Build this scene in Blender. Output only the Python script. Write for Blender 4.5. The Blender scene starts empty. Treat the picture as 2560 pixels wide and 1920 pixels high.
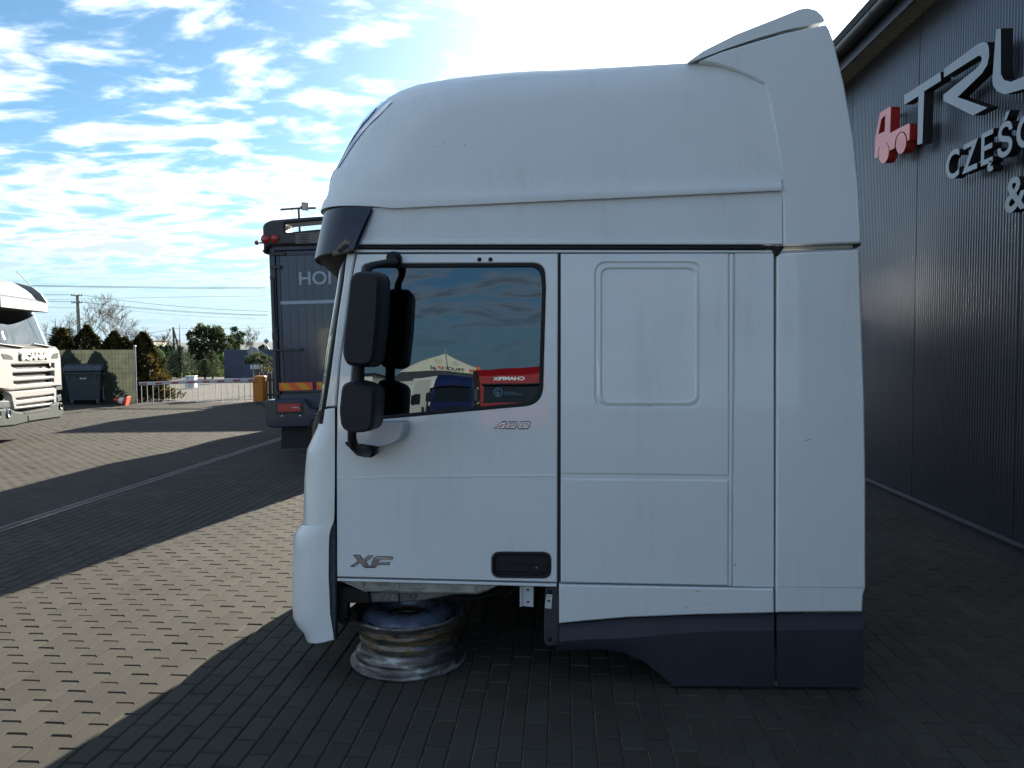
import bpy, bmesh, math, random
import numpy as np
from mathutils import Vector, Matrix
from mathutils.geometry import tessellate_polygon

random.seed(7)
R = math.radians
scene = bpy.context.scene
COL = scene.collection

# ------------------------------------------------------------------ camera
FPX = 1900.0                       # focal length in pixels of a 2560 px wide photograph
EYE = Vector((0.0, 0.0, 1.62))
PITCH = math.atan(92 / FPX)
ROLL = -0.006
cam_d = bpy.data.cameras.new('camera')
cam_d.sensor_width = 36
cam_d.lens = FPX / 2560 * 36
cam_d.clip_start = 0.05
cam_d.clip_end = 20000
cam = bpy.data.objects.new('camera', cam_d)
COL.objects.link(cam)
CAM_R = (Matrix.Rotation(math.pi / 2 - PITCH, 3, 'X') @ Matrix.Rotation(ROLL, 3, 'Z'))
cam.matrix_world = Matrix.Translation(EYE) @ CAM_R.to_4x4()
scene.camera = cam

# ------------------------------------------------------------------ light
SUN_AZ, SUN_EL = R(16.2), R(18.7)
SUN = Vector((math.sin(SUN_AZ) * math.cos(SUN_EL), math.cos(SUN_AZ) * math.cos(SUN_EL), math.sin(SUN_EL)))
sun_d = bpy.data.lights.new('sun', 'SUN')
sun_d.energy = 5.0
sun_d.angle = R(0.5)
sun_d.color = (1.0, 0.915, 0.77)
sun = bpy.data.objects.new('sun', sun_d)
COL.objects.link(sun)
sun.rotation_euler = (-SUN).to_track_quat('-Z', 'Y').to_euler()

scene.view_settings.view_transform = 'Standard'
scene.view_settings.look = 'None'
scene.view_settings.gamma = 1
scene.view_settings.use_curve_mapping = False
scene.view_settings.exposure = 1.90


class NT:
    """tiny node-tree writer"""
    def __init__(self, tree):
        self.t = tree

    def n(self, kind, **kw):
        nd = self.t.nodes.new(kind)
        for k, v in kw.items():
            if k.startswith('i_'):
                nd.inputs[k[2:].replace('_', ' ')].default_value = v
            else:
                setattr(nd, k, v)
        return nd

    def l(self, a, b):
        self.t.links.new(a, b)

    def math(self, op, a, b=None, c=None):
        nd = self.t.nodes.new('ShaderNodeMath')
        nd.operation = op
        for i, x in enumerate((a, b, c)):
            if x is None:
                continue
            if isinstance(x, (int, float)):
                nd.inputs[i].default_value = x
            else:
                self.t.links.new(x, nd.inputs[i])
        return nd.outputs[0]

    def vmath(self, op, a, b=None):
        nd = self.t.nodes.new('ShaderNodeVectorMath')
        nd.operation = op
        for i, x in enumerate((a, b)):
            if x is None:
                continue
            if isinstance(x, (tuple, list, Vector)):
                nd.inputs[i].default_value = x
            else:
                self.t.links.new(x, nd.inputs[i])
        return nd.outputs['Value'] if op in ('DOT_PRODUCT', 'LENGTH') else nd.outputs['Vector']

    def ramp(self, fac, stops):
        nd = self.t.nodes.new('ShaderNodeValToRGB')
        el = nd.color_ramp.elements
        while len(el) < len(stops):
            el.new(0.5)
        for e, (p, c) in zip(el, stops):
            e.position = p
            e.color = c if len(c) == 4 else (*c, 1)
        self.t.links.new(fac, nd.inputs[0])
        return nd.outputs[0]

    def mix(self, fac, a, b, blend='MIX'):
        nd = self.t.nodes.new('ShaderNodeMix')
        nd.data_type = 'RGBA'
        nd.blend_type = blend
        for sock, x in ((nd.inputs[0], fac), (nd.inputs[6], a), (nd.inputs[7], b)):
            if isinstance(x, (int, float)):
                sock.default_value = x
            elif isinstance(x, (tuple, list)):
                sock.default_value = x if len(x) == 4 else (*x, 1)
            else:
                self.t.links.new(x, sock)
        return nd.outputs[2]

    def maprange(self, v, a, b, c, d, smooth=True):
        nd = self.t.nodes.new('ShaderNodeMapRange')
        nd.interpolation_type = 'SMOOTHSTEP' if smooth else 'LINEAR'
        nd.clamp = True
        self.t.links.new(v, nd.inputs[0])
        for i, x in enumerate((a, b, c, d)):
            nd.inputs[i + 1].default_value = x
        return nd.outputs[0]


CLOUD_LOC = (12.3, -4.4, 0)


def make_world():
    w = bpy.data.worlds.new('World')
    scene.world = w
    w.use_nodes = True
    t = w.node_tree
    t.nodes.clear()
    q = NT(t)
    out = q.n('ShaderNodeOutputWorld')
    bg = q.n('ShaderNodeBackground')
    sky = q.n('ShaderNodeTexSky', sky_type='NISHITA', sun_disc=False, sun_elevation=SUN_EL,
              sun_rotation=SUN_AZ, altitude=200, air_density=1.0, dust_density=0.6, ozone_density=1.6)
    tc = q.n('ShaderNodeTexCoord')
    d = q.vmath('NORMALIZE', tc.outputs['Generated'])
    sep = q.n('ShaderNodeSeparateXYZ')
    q.l(d, sep.inputs[0])
    z = q.math('MAXIMUM', sep.outputs[2], 0.0)
    inv = q.math('DIVIDE', 1.0, q.math('ADD', z, 0.16))
    # a flat cloud deck overhead: direction projected onto a plane
    px = q.math('MULTIPLY', sep.outputs[0], inv)
    py = q.math('MULTIPLY', sep.outputs[1], inv)
    com = q.n('ShaderNodeCombineXYZ')
    q.l(px, com.inputs[0])
    q.l(py, com.inputs[1])
    mp = q.n('ShaderNodeMapping')
    mp.inputs['Rotation'].default_value = (0, 0, R(-52))
    mp.inputs['Scale'].default_value = (1.0, 1.75, 1)
    mp.inputs['Location'].default_value = CLOUD_LOC
    q.l(com.outputs[0], mp.inputs[0])
    wp = q.n('ShaderNodeTexNoise', i_Scale=1.1, i_Detail=2.0)
    q.l(mp.outputs[0], wp.inputs['Vector'])
    wv = q.vmath('ADD', mp.outputs[0], q.vmath('MULTIPLY', q.vmath('SUBTRACT', wp.outputs['Color'], (0.5, 0.5, 0.5)), (0.5, 0.5, 0.0)))
    n1 = q.n('ShaderNodeTexNoise', i_Scale=5.2, i_Detail=7.0, i_Roughness=0.55)
    q.l(wv, n1.inputs['Vector'])
    n2 = q.n('ShaderNodeTexNoise', i_Scale=1.7, i_Detail=2.0, i_Roughness=0.5)
    q.l(wv, n2.inputs['Vector'])
    cov = q.math('ADD', q.math('MULTIPLY', n1.outputs[0], 0.60), q.math('MULTIPLY', n2.outputs[0], 0.40))
    # the deck closes up towards the horizon, the way a broken layer does seen edge-on
    cov = q.math('ADD', cov, q.math('MULTIPLY', q.maprange(z, 0.36, 0.16, 0, 1), 0.064))
    dens = q.maprange(cov, 0.462, 0.605, 0, 1)
    dens = q.math('POWER', dens, 1.35)
    dens = q.math('MULTIPLY', dens, q.maprange(z, 0.05, 0.15, 0.15, 1))
    thick = q.maprange(cov, 0.56, 0.66, 0, 1)
    sd = q.math('MAXIMUM', q.vmath('DOT_PRODUCT', d, tuple(SUN)), 0.0)
    core = q.math('POWER', sd, 40.0)
    br = q.math('ADD', 5.3, q.math('MULTIPLY', q.math('POWER', sd, 2.0), 4.5))
    br = q.math('ADD', br, q.math('MULTIPLY', core, 9.0))
    br = q.math('MULTIPLY', br, q.math('SUBTRACT', 1.0, q.math('MULTIPLY', thick, 0.36)))
    ccol = q.n('ShaderNodeCombineColor')
    q.l(q.math('MULTIPLY', br, 0.90), ccol.inputs[0])
    q.l(q.math('MULTIPLY', br, 1.0), ccol.inputs[1])
    q.l(q.math('MULTIPLY', br, 1.12), ccol.inputs[2])
    # clear air: cool blue, whitening in the haze low down
    blue = q.mix(1.0, sky.outputs[0], (0.56, 0.79, 0.89, 1), 'MULTIPLY')
    blue = q.mix(q.maprange(z, 0.0, 0.20, 0.85, 0.0), blue, (3.0, 4.1, 5.1, 1))
    blue = q.mix(q.math('MINIMUM', q.math('MULTIPLY', q.math('POWER', sd, 22.0), 0.6), 1.0), blue, (13.0, 13.5, 13.5, 1))
    col = q.mix(dens, blue, ccol.outputs[0])
    q.l(col, bg.inputs[0])
    bg.inputs[1].default_value = 0.052
    q.l(bg.outputs[0], out.inputs[0])


make_world()

# ------------------------------------------------------------------ measuring


def ray(u, v):
    return CAM_R @ Vector(((u - 1280) / FPX, (960 - v) / FPX, -1.0))


def ground(u, v, z=0.0):
    d = ray(u, v)
    return EYE + d * ((z - EYE.z) / d.z)


def at_y(u, v, y):
    d = ray(u, v)
    return EYE + d * (y / d.y)


class Frame:
    """An upright frame in the place: x along a face, y into it, z up. Gives the metric position on that face of what the photograph shows."""
    def __init__(self, origin, yaw, lean=0.0, zref=1.62):
        self.o = Vector((origin[0], origin[1], 0))
        self.yaw = yaw
        self.lean = lean
        self.zref = zref
        self.m = Matrix.Rotation(yaw, 3, 'Z')
        self.mi = self.m.inverted()
        self.lo = self.mi @ (EYE - self.o)

    def p(self, u, v, off=0.0):
        d = self.mi @ ray(u, v)
        s = (self.lean * (self.lo.z - self.zref) + off - self.lo.y) / (d.y - self.lean * d.z)
        return self.lo + d * s

    def ys(self, z, off=0.0):
        return self.lean * (z - self.zref) + off

    def world(self, p):
        return self.m @ Vector(p) + self.o

    def empty(self, name):
        o = bpy.data.objects.new(name, None)
        o.empty_display_size = 0.2
        COL.objects.link(o)
        o.location = self.o
        o.rotation_euler = (0, 0, self.yaw)
        return o


# ------------------------------------------------------------------ building blocks


def tag(o, label=None, cat=None, group=None, kind=None):
    if label:
        o['label'] = label
    if cat:
        o['category'] = cat
    if group:
        o['group'] = group
    if kind:
        o['kind'] = kind
    return o


def empty(name, loc=(0, 0, 0), rz=0.0):
    o = bpy.data.objects.new(name, None)
    o.empty_display_size = 0.2
    COL.objects.link(o)
    o.location = loc
    o.rotation_euler = (0, 0, rz)
    return o


def link(name, me, mat=None, parent=None):
    if mat is not None and not me.materials:
        me.materials.append(mat)
    o = bpy.data.objects.new(name, me)
    COL.objects.link(o)
    if parent is not None:
        o.parent = parent
    return o


class MB:
    def __init__(self):
        self.v = []
        self.f = []
        self.sm = []

    def add(self, vs, fs, smooth=False):
        b = len(self.v)
        self.v.extend([tuple(x) for x in vs])
        for f in fs:
            self.f.append([i + b for i in f])
            self.sm.append(smooth)
        return self

    def box(self, c, s, rz=0.0, rx=0.0, ry=0.0, bev=0.0):
        hx, hy, hz = s[0] / 2, s[1] / 2, s[2] / 2
        m = Matrix.Rotation(rz, 3, 'Z') @ Matrix.Rotation(ry, 3, 'Y') @ Matrix.Rotation(rx, 3, 'X')
        if bev <= 0:
            vs = [Vector((x, y, z)) for x in (-hx, hx) for y in (-hy, hy) for z in (-hz, hz)]
            fs = [(0, 1, 3, 2), (4, 6, 7, 5), (0, 4, 5, 1), (2, 3, 7, 6), (0, 2, 6, 4), (1, 5, 7, 3)]
        else:
            b = min(bev, hx * .9, hy * .9, hz * .9)
            bm = bmesh.new()
            bmesh.ops.create_cube(bm, size=1)
            for w in bm.verts:
                w.co = Vector((w.co.x * s[0], w.co.y * s[1], w.co.z * s[2]))
            bmesh.ops.bevel(bm, geom=bm.edges[:], offset=b, segments=2, profile=0.5, affect='EDGES')
            bm.verts.index_update()
            vs = [w.co.copy() for w in bm.verts]
            fs = [[w.index for w in f.verts] for f in bm.faces]
            bm.free()
        vs = [m @ p + Vector(c) for p in vs]
        return self.add(vs, fs)

    def prism(self, poly, y0, y1, holes=(), cham=0.0):
        """polygon in x,z extruded along y from y0 (front) to y1 (back)."""
        return self.panel([(x, y0, z) for x, z in poly], y1 - y0, [[(x, y0, z) for x, z in h] for h in holes], cham)

    def panel(self, loop, thick, holes=(), cham=0.0):
        loops = [list(map(Vector, loop))] + [list(map(Vector, h)) for h in holes]
        fr = []
        for k, lp in enumerate(loops):
            n = len(lp)
            area = sum(lp[i].x * lp[(i + 1) % n].z - lp[(i + 1) % n].x * lp[i].z for i in range(n))
            ccw = area > 0
            if (k == 0) != ccw:
                lp.reverse()
            fr.append(lp)
        inner = []
        vs, fs = [], []
        for lp in fr:
            n = len(lp)
            ins = []
            for i in range(n):
                a, b, c = lp[i - 1], lp[i], lp[(i + 1) % n]
                d1 = Vector((b.x - a.x, b.z - a.z))
                d2 = Vector((c.x - b.x, c.z - b.z))
                if d1.length < 1e-9 or d2.length < 1e-9:
                    ins.append(b.copy())
                    continue
                n1 = Vector((-d1.y, d1.x)).normalized()
                n2 = Vector((-d2.y, d2.x)).normalized()
                m = n1 + n2
                L = m.length
                if L < 0.2:
                    m = n1
                    k2 = 1
                else:
                    m = m / L
                    k2 = min(1 / max(m.dot(n1), 0.4), 2)
                ins.append(Vector((b.x + m.x * cham * k2, b.y, b.z + m.y * cham * k2)))
            inner.append(ins)
        flat = []
        for ins in inner:
            flat.extend(ins)
        tris = tessellate_polygon([[Vector((p.x, p.z, 0)) for p in ins] for ins in inner])
        vs.extend(flat)
        # orient: front faces look along -y
        for t in tris:
            a, b, c = (flat[i] for i in t)
            s = (b.x - a.x) * (c.z - a.z) - (c.x - a.x) * (b.z - a.z)
            fs.append(tuple(t) if s > 0 else tuple(reversed(t)))
        base = 0
        for lp, ins in zip(fr, inner):
            n = len(lp)
            o1 = len(vs)
            vs.extend([Vector((p.x, p.y + cham, p.z)) for p in lp])
            o2 = len(vs)
            vs.extend([Vector((p.x, p.y + thick, p.z)) for p in lp])
            for i in range(n):
                j = (i + 1) % n
                if cham > 0:
                    fs.append((o1 + i, o1 + j, base + j, base + i))
                    fs.append((o2 + i, o2 + j, o1 + j, o1 + i))
                else:
                    fs.append((o2 + i, o2 + j, base + j, base + i))
            base += n
        return self.add(vs, fs)

    def tube(self, pts, r, n=8, caps=True):
        pts = [Vector(p) for p in pts]
        rs = r if isinstance(r, (list, tuple)) else [r] * len(pts)
        rings = []
        up = None
        for i, p in enumerate(pts):
            t = (pts[min(i + 1, len(pts) - 1)] - pts[max(i - 1, 0)]).normalized()
            if up is None:
                up = Vector((0, 0, 1)) if abs(t.z) < 0.9 else Vector((1, 0, 0))
            a = t.cross(up).normalized()
            b = a.cross(t).normalized()
            up = b
            rings.append([p + (a * math.cos(k * 2 * math.pi / n) + b * math.sin(k * 2 * math.pi / n)) * rs[i] for k in range(n)])
        vs = [q for rg in rings for q in rg]
        fs = []
        for i in range(len(pts) - 1):
            for k in range(n):
                k2 = (k + 1) % n
                fs.append((i * n + k, i * n + k2, (i + 1) * n + k2, (i + 1) * n + k))
        self.add(vs, fs, True)
        if caps:
            self.add(rings[0], [tuple(range(n))])
            self.add(rings[-1], [tuple(reversed(range(n)))])
        return self

    def lathe(self, prof, c, n=24, axis='Z', smooth=True):
        c = Vector(c)
        vs, fs = [], []
        for r, h in prof:
            for k in range(n):
                a = 2 * math.pi * k / n
                p = (r * math.cos(a), r * math.sin(a), h)
                if axis == 'Y':
                    p = (p[0], p[2], p[1])
                elif axis == 'X':
                    p = (p[2], p[0], p[1])
                vs.append(c + Vector(p))
        for i in range(len(prof) - 1):
            for k in range(n):
                k2 = (k + 1) % n
                q = (i * n + k, i * n + k2, (i + 1) * n + k2, (i + 1) * n + k)
                fs.append(q if axis != 'Y' else tuple(reversed(q)))
        return self.add(vs, fs, smooth)

    def grid(self, rows, smooth=True, flip=False):
        n = len(rows[0])
        vs = [p for r in rows for p in r]
        fs = []
        for i in range(len(rows) - 1):
            for k in range(n - 1):
                q = (i * n + k, i * n + k + 1, (i + 1) * n + k + 1, (i + 1) * n + k)
                fs.append(tuple(reversed(q)) if flip else q)
        return self.add(vs, fs, smooth)

    def mesh(self, name):
        me = bpy.data.meshes.new(name)
        me.from_pydata(self.v, [], self.f)
        me.polygons.foreach_set('use_smooth', self.sm)
        me.update()
        return me

    def build(self, name, mat, parent=None, sharp=None):
        me = self.mesh(name)
        if sharp:
            me.polygons.foreach_set('use_smooth', [True] * len(me.polygons))
            me.set_sharp_from_angle(angle=R(sharp))
        return link(name, me, mat, parent)


def rounded(poly, rad, seg=5):
    """round the corners of a 2-d polygon; rad one number or one per corner"""
    n = len(poly)
    out = []
    for i in range(n):
        r = rad[i] if isinstance(rad, (list, tuple)) else rad
        a, b, c = Vector(poly[i - 1]), Vector(poly[i]), Vector(poly[(i + 1) % n])
        if r <= 0:
            out.append(tuple(b))
            continue
        d1, d2 = (a - b), (c - b)
        l1, l2 = d1.length, d2.length
        k = min(r, l1 * .49, l2 * .49)
        p, s = b + d1 / l1 * k, b + d2 / l2 * k
        for j in range(seg + 1):
            t = j / seg
            q = p * (1 - t) ** 2 + b * 2 * t * (1 - t) + s * t * t
            out.append((q.x, q.y))
    return out


def text_mesh(s, size, depth, shear=0.0, sx=1.0, bold=0.0, bevel=0.0, align='LEFT'):
    """lettering standing in the x-z plane, front at y=0 looking along -y"""
    cu = bpy.data.curves.new('lettering', 'FONT')
    cu.body = s
    cu.size = size
    cu.extrude = depth / 2
    cu.shear = shear
    cu.offset = bold
    cu.bevel_depth = bevel
    cu.align_x = align
    cu.resolution_u = 4
    o = bpy.data.objects.new('lettering', cu)
    COL.objects.link(o)
    dg = bpy.context.evaluated_depsgraph_get()
    me = bpy.data.meshes.new_from_object(o.evaluated_get(dg))
    bpy.data.objects.remove(o)
    bpy.data.curves.remove(cu)
    for w in me.vertices:
        x, y, z = w.co
        w.co = (x * sx, -z + depth / 2, y)
    me.name = 'lettering'
    return me


# ------------------------------------------------------------------ materials
MATS = {}


def mat(name, col, rough=0.5, metal=0.0, spec=0.5, var=0.0, vscale=8.0, bump=0.0, bscale=60.0, coat=0.0, emit=None, dirt=None, dscale=2.0, damt=0.5, rvar=0.0):
    if name in MATS:
        return MATS[name]
    m = bpy.data.materials.new(name)
    m.use_nodes = True
    q = NT(m.node_tree)
    b = m.node_tree.nodes['Principled BSDF']
    b.inputs['Base Color'].default_value = (*col, 1)
    b.inputs['Roughness'].default_value = rough
    b.inputs['Metallic'].default_value = metal
    b.inputs['Specular IOR Level'].default_value = spec
    if coat:
        b.inputs['Coat Weight'].default_value = coat
        b.inputs['Coat Roughness'].default_value = 0.04
    tc = q.n('ShaderNodeTexCoord')
    c = None
    if var > 0:
        nz = q.n('ShaderNodeTexNoise', i_Scale=vscale, i_Detail=5.0, i_Roughness=0.6)
        q.l(tc.outputs['Object'], nz.inputs['Vector'])
        f = q.maprange(nz.outputs[0], 0.3, 0.7, 1 - var, 1 + var)
        cc = q.n('ShaderNodeCombineColor')
        for i in range(3):
            q.l(q.math('MULTIPLY', f, col[i]), cc.inputs[i])
        c = cc.outputs[0]
        if rvar:
            q.l(q.maprange(nz.outputs[0], 0.3, 0.7, rough - rvar, rough + rvar), b.inputs['Roughness'])
    if dirt is not None:
        nd = q.n('ShaderNodeTexNoise', i_Scale=dscale, i_Detail=8.0, i_Roughness=0.65)
        q.l(tc.outputs['Object'], nd.inputs['Vector'])
        f = q.maprange(nd.outputs[0], 0.48, 0.75, 0, damt)
        c = q.mix(f, c if c is not None else (*col, 1), (*dirt, 1))
    if c is not None:
        q.l(c, b.inputs['Base Color'])
    if bump > 0:
        nb = q.n('ShaderNodeTexNoise', i_Scale=bscale, i_Detail=4.0)
        q.l(tc.outputs['Object'], nb.inputs['Vector'])
        bp = q.n('ShaderNodeBump')
        bp.inputs['Strength'].default_value = bump
        bp.inputs['Distance'].default_value = 0.01
        q.l(nb.outputs[0], bp.inputs['Height'])
        q.l(bp.outputs[0], b.inputs['Normal'])
    if emit:
        b.inputs['Emission Color'].default_value = (*emit[0], 1)
        b.inputs['Emission Strength'].default_value = emit[1]
    MATS[name] = m
    return m


def glass_mat(name, tint=(0.25, 0.3, 0.3), ior=1.6, rough=0.0, wave=0.0, wscale=3.0, refl=(1, 1, 1)):
    if name in MATS:
        return MATS[name]
    m = bpy.data.materials.new(name)
    m.use_nodes = True
    t = m.node_tree
    t.nodes.clear()
    q = NT(t)
    out = q.n('ShaderNodeOutputMaterial')
    fr = q.n('ShaderNodeFresnel')
    fr.inputs[0].default_value = ior
    gl = q.n('ShaderNodeBsdfGlossy')
    gl.inputs['Roughness'].default_value = rough
    gl.inputs['Color'].default_value = (*refl, 1)
    tr = q.n('ShaderNodeBsdfTransparent')
    tr.inputs[0].default_value = (*tint, 1)
    mx = q.n('ShaderNodeMixShader')
    q.l(fr.outputs[0], mx.inputs[0])
    q.l(tr.outputs[0], mx.inputs[1])
    q.l(gl.outputs[0], mx.inputs[2])
    q.l(mx.outputs[0], out.inputs[0])
    if wave > 0:
        tc = q.n('ShaderNodeTexCoord')
        nz = q.n('ShaderNodeTexNoise', i_Scale=wscale, i_Detail=1.0)
        q.l(tc.outputs['Object'], nz.inputs['Vector'])
        bp = q.n('ShaderNodeBump')
        bp.inputs['Strength'].default_value = 1.0
        bp.inputs['Distance'].default_value = wave
        q.l(nz.outputs[0], bp.inputs['Height'])
        q.l(bp.outputs[0], gl.inputs['Normal'])
        q.l(bp.outputs[0], fr.inputs['Normal'])
    MATS[name] = m
    return m


BLACK = mat('black_plastic', (0.008, 0.008, 0.010), 0.5, spec=0.35, bump=0.15, bscale=300, var=0.2)
RUBBER = mat('black_rubber', (0.008, 0.008, 0.009), 0.7, var=0.2)


def white_mat(name, coat, rough):
    """used white cab paint: faint grime patches, vertical rain streaks"""
    m = mat(name, (0.76, 0.79, 0.81), rough, coat=coat)
    q = NT(m.node_tree)
    b = m.node_tree.nodes['Principled BSDF']
    tc = q.n('ShaderNodeTexCoord')
    n1 = q.n('ShaderNodeTexNoise', i_Scale=1.5, i_Detail=8.0, i_Roughness=0.65)
    q.l(tc.outputs['Object'], n1.inputs['Vector'])
    mp = q.n('ShaderNodeMapping')
    mp.inputs['Scale'].default_value = (22, 22, 1.1)
    q.l(tc.outputs['Object'], mp.inputs[0])
    n2 = q.n('ShaderNodeTexNoise', i_Scale=1.0, i_Detail=5.0, i_Roughness=0.6)
    q.l(mp.outputs[0], n2.inputs['Vector'])
    n3 = q.n('ShaderNodeTexNoise', i_Scale=90.0, i_Detail=2.0)
    q.l(tc.outputs['Object'], n3.inputs['Vector'])
    g = q.math('MULTIPLY', q.maprange(n1.outputs[0], 0.42, 0.72, 0.05, 1), q.maprange(n2.outputs[0], 0.40, 0.75, 0.25, 1))
    c = q.mix(q.math('MULTIPLY', g, 0.30), (0.76, 0.79, 0.81, 1), (0.42, 0.40, 0.35, 1))
    c = q.mix(q.maprange(n3.outputs[0], 0.74, 0.80, 0, 0.35), c, (0.35, 0.33, 0.30, 1))
    q.l(c, b.inputs['Base Color'])
    q.l(q.math('ADD', rough, q.math('MULTIPLY', g, 0.25)), b.inputs['Roughness'])
    q.l(q.math('MULTIPLY', coat, q.math('SUBTRACT', 1.0, q.math('MULTIPLY', g, 0.6))), b.inputs['Coat Weight'])
    return m


WHITE = white_mat('used_white_paint', 0.9, 0.36)
WHITEM = white_mat('weathered_white_paint', 0.15, 0.5)
DARKIN = mat('dark_underside', (0.012, 0.012, 0.013), 0.85, var=0.2)
CHROME = mat('brushed_chrome', (0.62, 0.62, 0.64), 0.25, metal=1.0)
# ------------------------------------------------------------------ the ground
YARD_AZ = R(3.6)                       # the yard, its drain and the hall run this far right of the camera axis


def sheet(name, pts, z, m, label=None):
    mb = MB()
    mb.add([(x, y, z) for x, y in pts], [tuple(range(len(pts)))])
    o = mb.build(name, m)
    tag(o, kind='structure', label=label)
    return o


def field_mat():
    m = mat('winter_grass', (0.05, 0.07, 0.02), 0.9)
    q = NT(m.node_tree)
    b = m.node_tree.nodes['Principled BSDF']
    tc = q.n('ShaderNodeTexCoord')
    nz = q.n('ShaderNodeTexNoise', i_Scale=0.02, i_Detail=8.0)
    q.l(tc.outputs['Object'], nz.inputs['Vector'])
    q.l(q.ramp(nz.outputs[0], [(0.35, (0.022, 0.045, 0.010)), (0.55, (0.035, 0.06, 0.016)), (0.75, (0.055, 0.065, 0.026))]), b.inputs['Base Color'])
    return m


sheet('ground', [(-4000, -3000), (4000, -3000), (4000, 6000), (-4000, 6000)], -0.05, field_mat())


def gravel_mat():
    m = mat('crushed_gravel', (0.25, 0.24, 0.22), 0.95)
    q = NT(m.node_tree)
    b = m.node_tree.nodes['Principled BSDF']
    tc = q.n('ShaderNodeTexCoord')
    vo = q.n('ShaderNodeTexVoronoi', i_Scale=16.0)
    q.l(tc.outputs['Object'], vo.inputs['Vector'])
    nz = q.n('ShaderNodeTexNoise', i_Scale=0.35, i_Detail=6.0)
    q.l(tc.outputs['Object'], nz.inputs['Vector'])
    c1 = q.ramp(vo.outputs['Color'], [(0.1, (0.05, 0.046, 0.04)), (0.5, (0.105, 0.098, 0.085)), (0.9, (0.17, 0.16, 0.14))])
    c2 = q.mix(q.maprange(nz.outputs[0], 0.4, 0.7, 0, 0.45), c1, (0.07, 0.066, 0.056, 1))
    q.l(c2, b.inputs['Base Color'])
    bp = q.n('ShaderNodeBump')
    bp.inputs['Strength'].default_value = 1.0
    bp.inputs['Distance'].default_value = 0.05
    q.l(vo.outputs['Distance'], bp.inputs['Height'])
    q.l(bp.outputs[0], b.inputs['Normal'])
    return m


YARD_END = 23.4
sheet('gravel_yard', [(-40, 22.6), (14, 22.6), (14, 45), (-40, 45)], -0.03, gravel_mat())
sheet('road', [(-400, 58), (400, 58), (400, 64), (-400, 64)], -0.04, mat('asphalt', (0.055, 0.055, 0.058), 0.85, var=0.25, vscale=3))
sheet('path', [(-40, 47), (40, 47), (40, 47.6), (-40, 47.6)], -0.035, mat('bare_soil', (0.06, 0.05, 0.035), 0.95, var=0.3, vscale=1.5))

# paving: the bed of jointing sand, then every block standing a few millimetres out of it
SAND = mat('jointing_sand', (0.20, 0.18, 0.135), 0.95, spec=0.1, var=0.25, vscale=30)
paving = sheet('paving', [(-30, 0.6), (30, 0.6), (30, YARD_END), (-30, YARD_END)], -0.0095, SAND)


def block_mat():
    m = mat('concrete_block', (0.24, 0.22, 0.185), 0.92, spec=0.12)
    q = NT(m.node_tree)
    b = m.node_tree.nodes['Principled BSDF']
    at = q.n('ShaderNodeAttribute', attribute_name='tint')
    geo = q.n('ShaderNodeNewGeometry')
    nz = q.n('ShaderNodeTexNoise', i_Scale=0.9, i_Detail=6.0, i_Roughness=0.65)
    q.l(geo.outputs['Position'], nz.inputs['Vector'])
    nf = q.n('ShaderNodeTexNoise', i_Scale=220.0, i_Detail=2.0)
    q.l(geo.outputs['Position'], nf.inputs['Vector'])
    c = q.ramp(at.outputs['Fac'], [(0.0, (0.060, 0.0555, 0.047)), (0.5, (0.068, 0.063, 0.054)), (1.0, (0.077, 0.072, 0.062))])
    c = q.mix(q.maprange(nz.outputs[0], 0.35, 0.68, 0.0, 0.55), c, (0.046, 0.043, 0.038, 1))
    ns = q.n('ShaderNodeTexNoise', i_Scale=1.7, i_Detail=7.0, i_Roughness=0.6)
    q.l(geo.outputs['Position'], ns.inputs['Vector'])
    c = q.mix(q.maprange(ns.outputs[0], 0.60, 0.70, 0.0, 0.5), c, (0.035, 0.033, 0.030, 1))
    f = q.maprange(nf.outputs[0], 0.3, 0.7, 0.80, 1.2)
    cc = q.n('ShaderNodeMix', data_type='RGBA', blend_type='MULTIPLY')
    cc.inputs[0].default_value = 1.0
    q.l(c, cc.inputs[6])
    co = q.n('ShaderNodeCombineColor')
    for i in range(3):
        q.l(f, co.inputs[i])
    q.l(co.outputs[0], cc.inputs[7])
    q.l(cc.outputs[2], b.inputs['Base Color'])
    bp = q.n('ShaderNodeBump')
    bp.inputs['Strength'].default_value = 0.35
    bp.inputs['Distance'].default_value = 0.002
    q.l(nf.outputs[0], bp.inputs['Height'])
    q.l(bp.outputs[0], b.inputs['Normal'])
    return m


BLOCK = block_mat()
BW, BL, JT, CH = 0.100, 0.200, 0.0045, 0.0065      # block width, length, joint, chamfer


def block_shape():
    hx, hy = (BW - JT) / 2, (BL - JT) / 2
    v = []
    for sx, sy in ((-1, -1), (1, -1), (1, 1), (-1, 1)):
        v.append((sx * (hx - CH), sy * (hy - CH), 0.0))
    for sx, sy in ((-1, -1), (1, -1), (1, 1), (-1, 1)):
        v.append((sx * hx, sy * hy, -CH))
    for sx, sy in ((-1, -1), (1, -1), (1, 1), (-1, 1)):
        v.append((sx * hx, sy * hy, -0.012))
    f = [(0, 1, 2, 3)]
    for i in range(4):
        j = (i + 1) % 4
        f.append((4 + i, 4 + j, j, i))
        f.append((8 + i, 8 + j, 4 + j, 4 + i))
    return np.array(v), f


DRAIN_A = ground(0, 1325)
DRAIN_B = ground(692, 1100)
drain_dir = Vector((DRAIN_B.x - DRAIN_A.x, DRAIN_B.y - DRAIN_A.y, 0)).normalized()
drain_nrm = Vector((-drain_dir.y, drain_dir.x, 0))
DRAIN_W = 0.13


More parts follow.
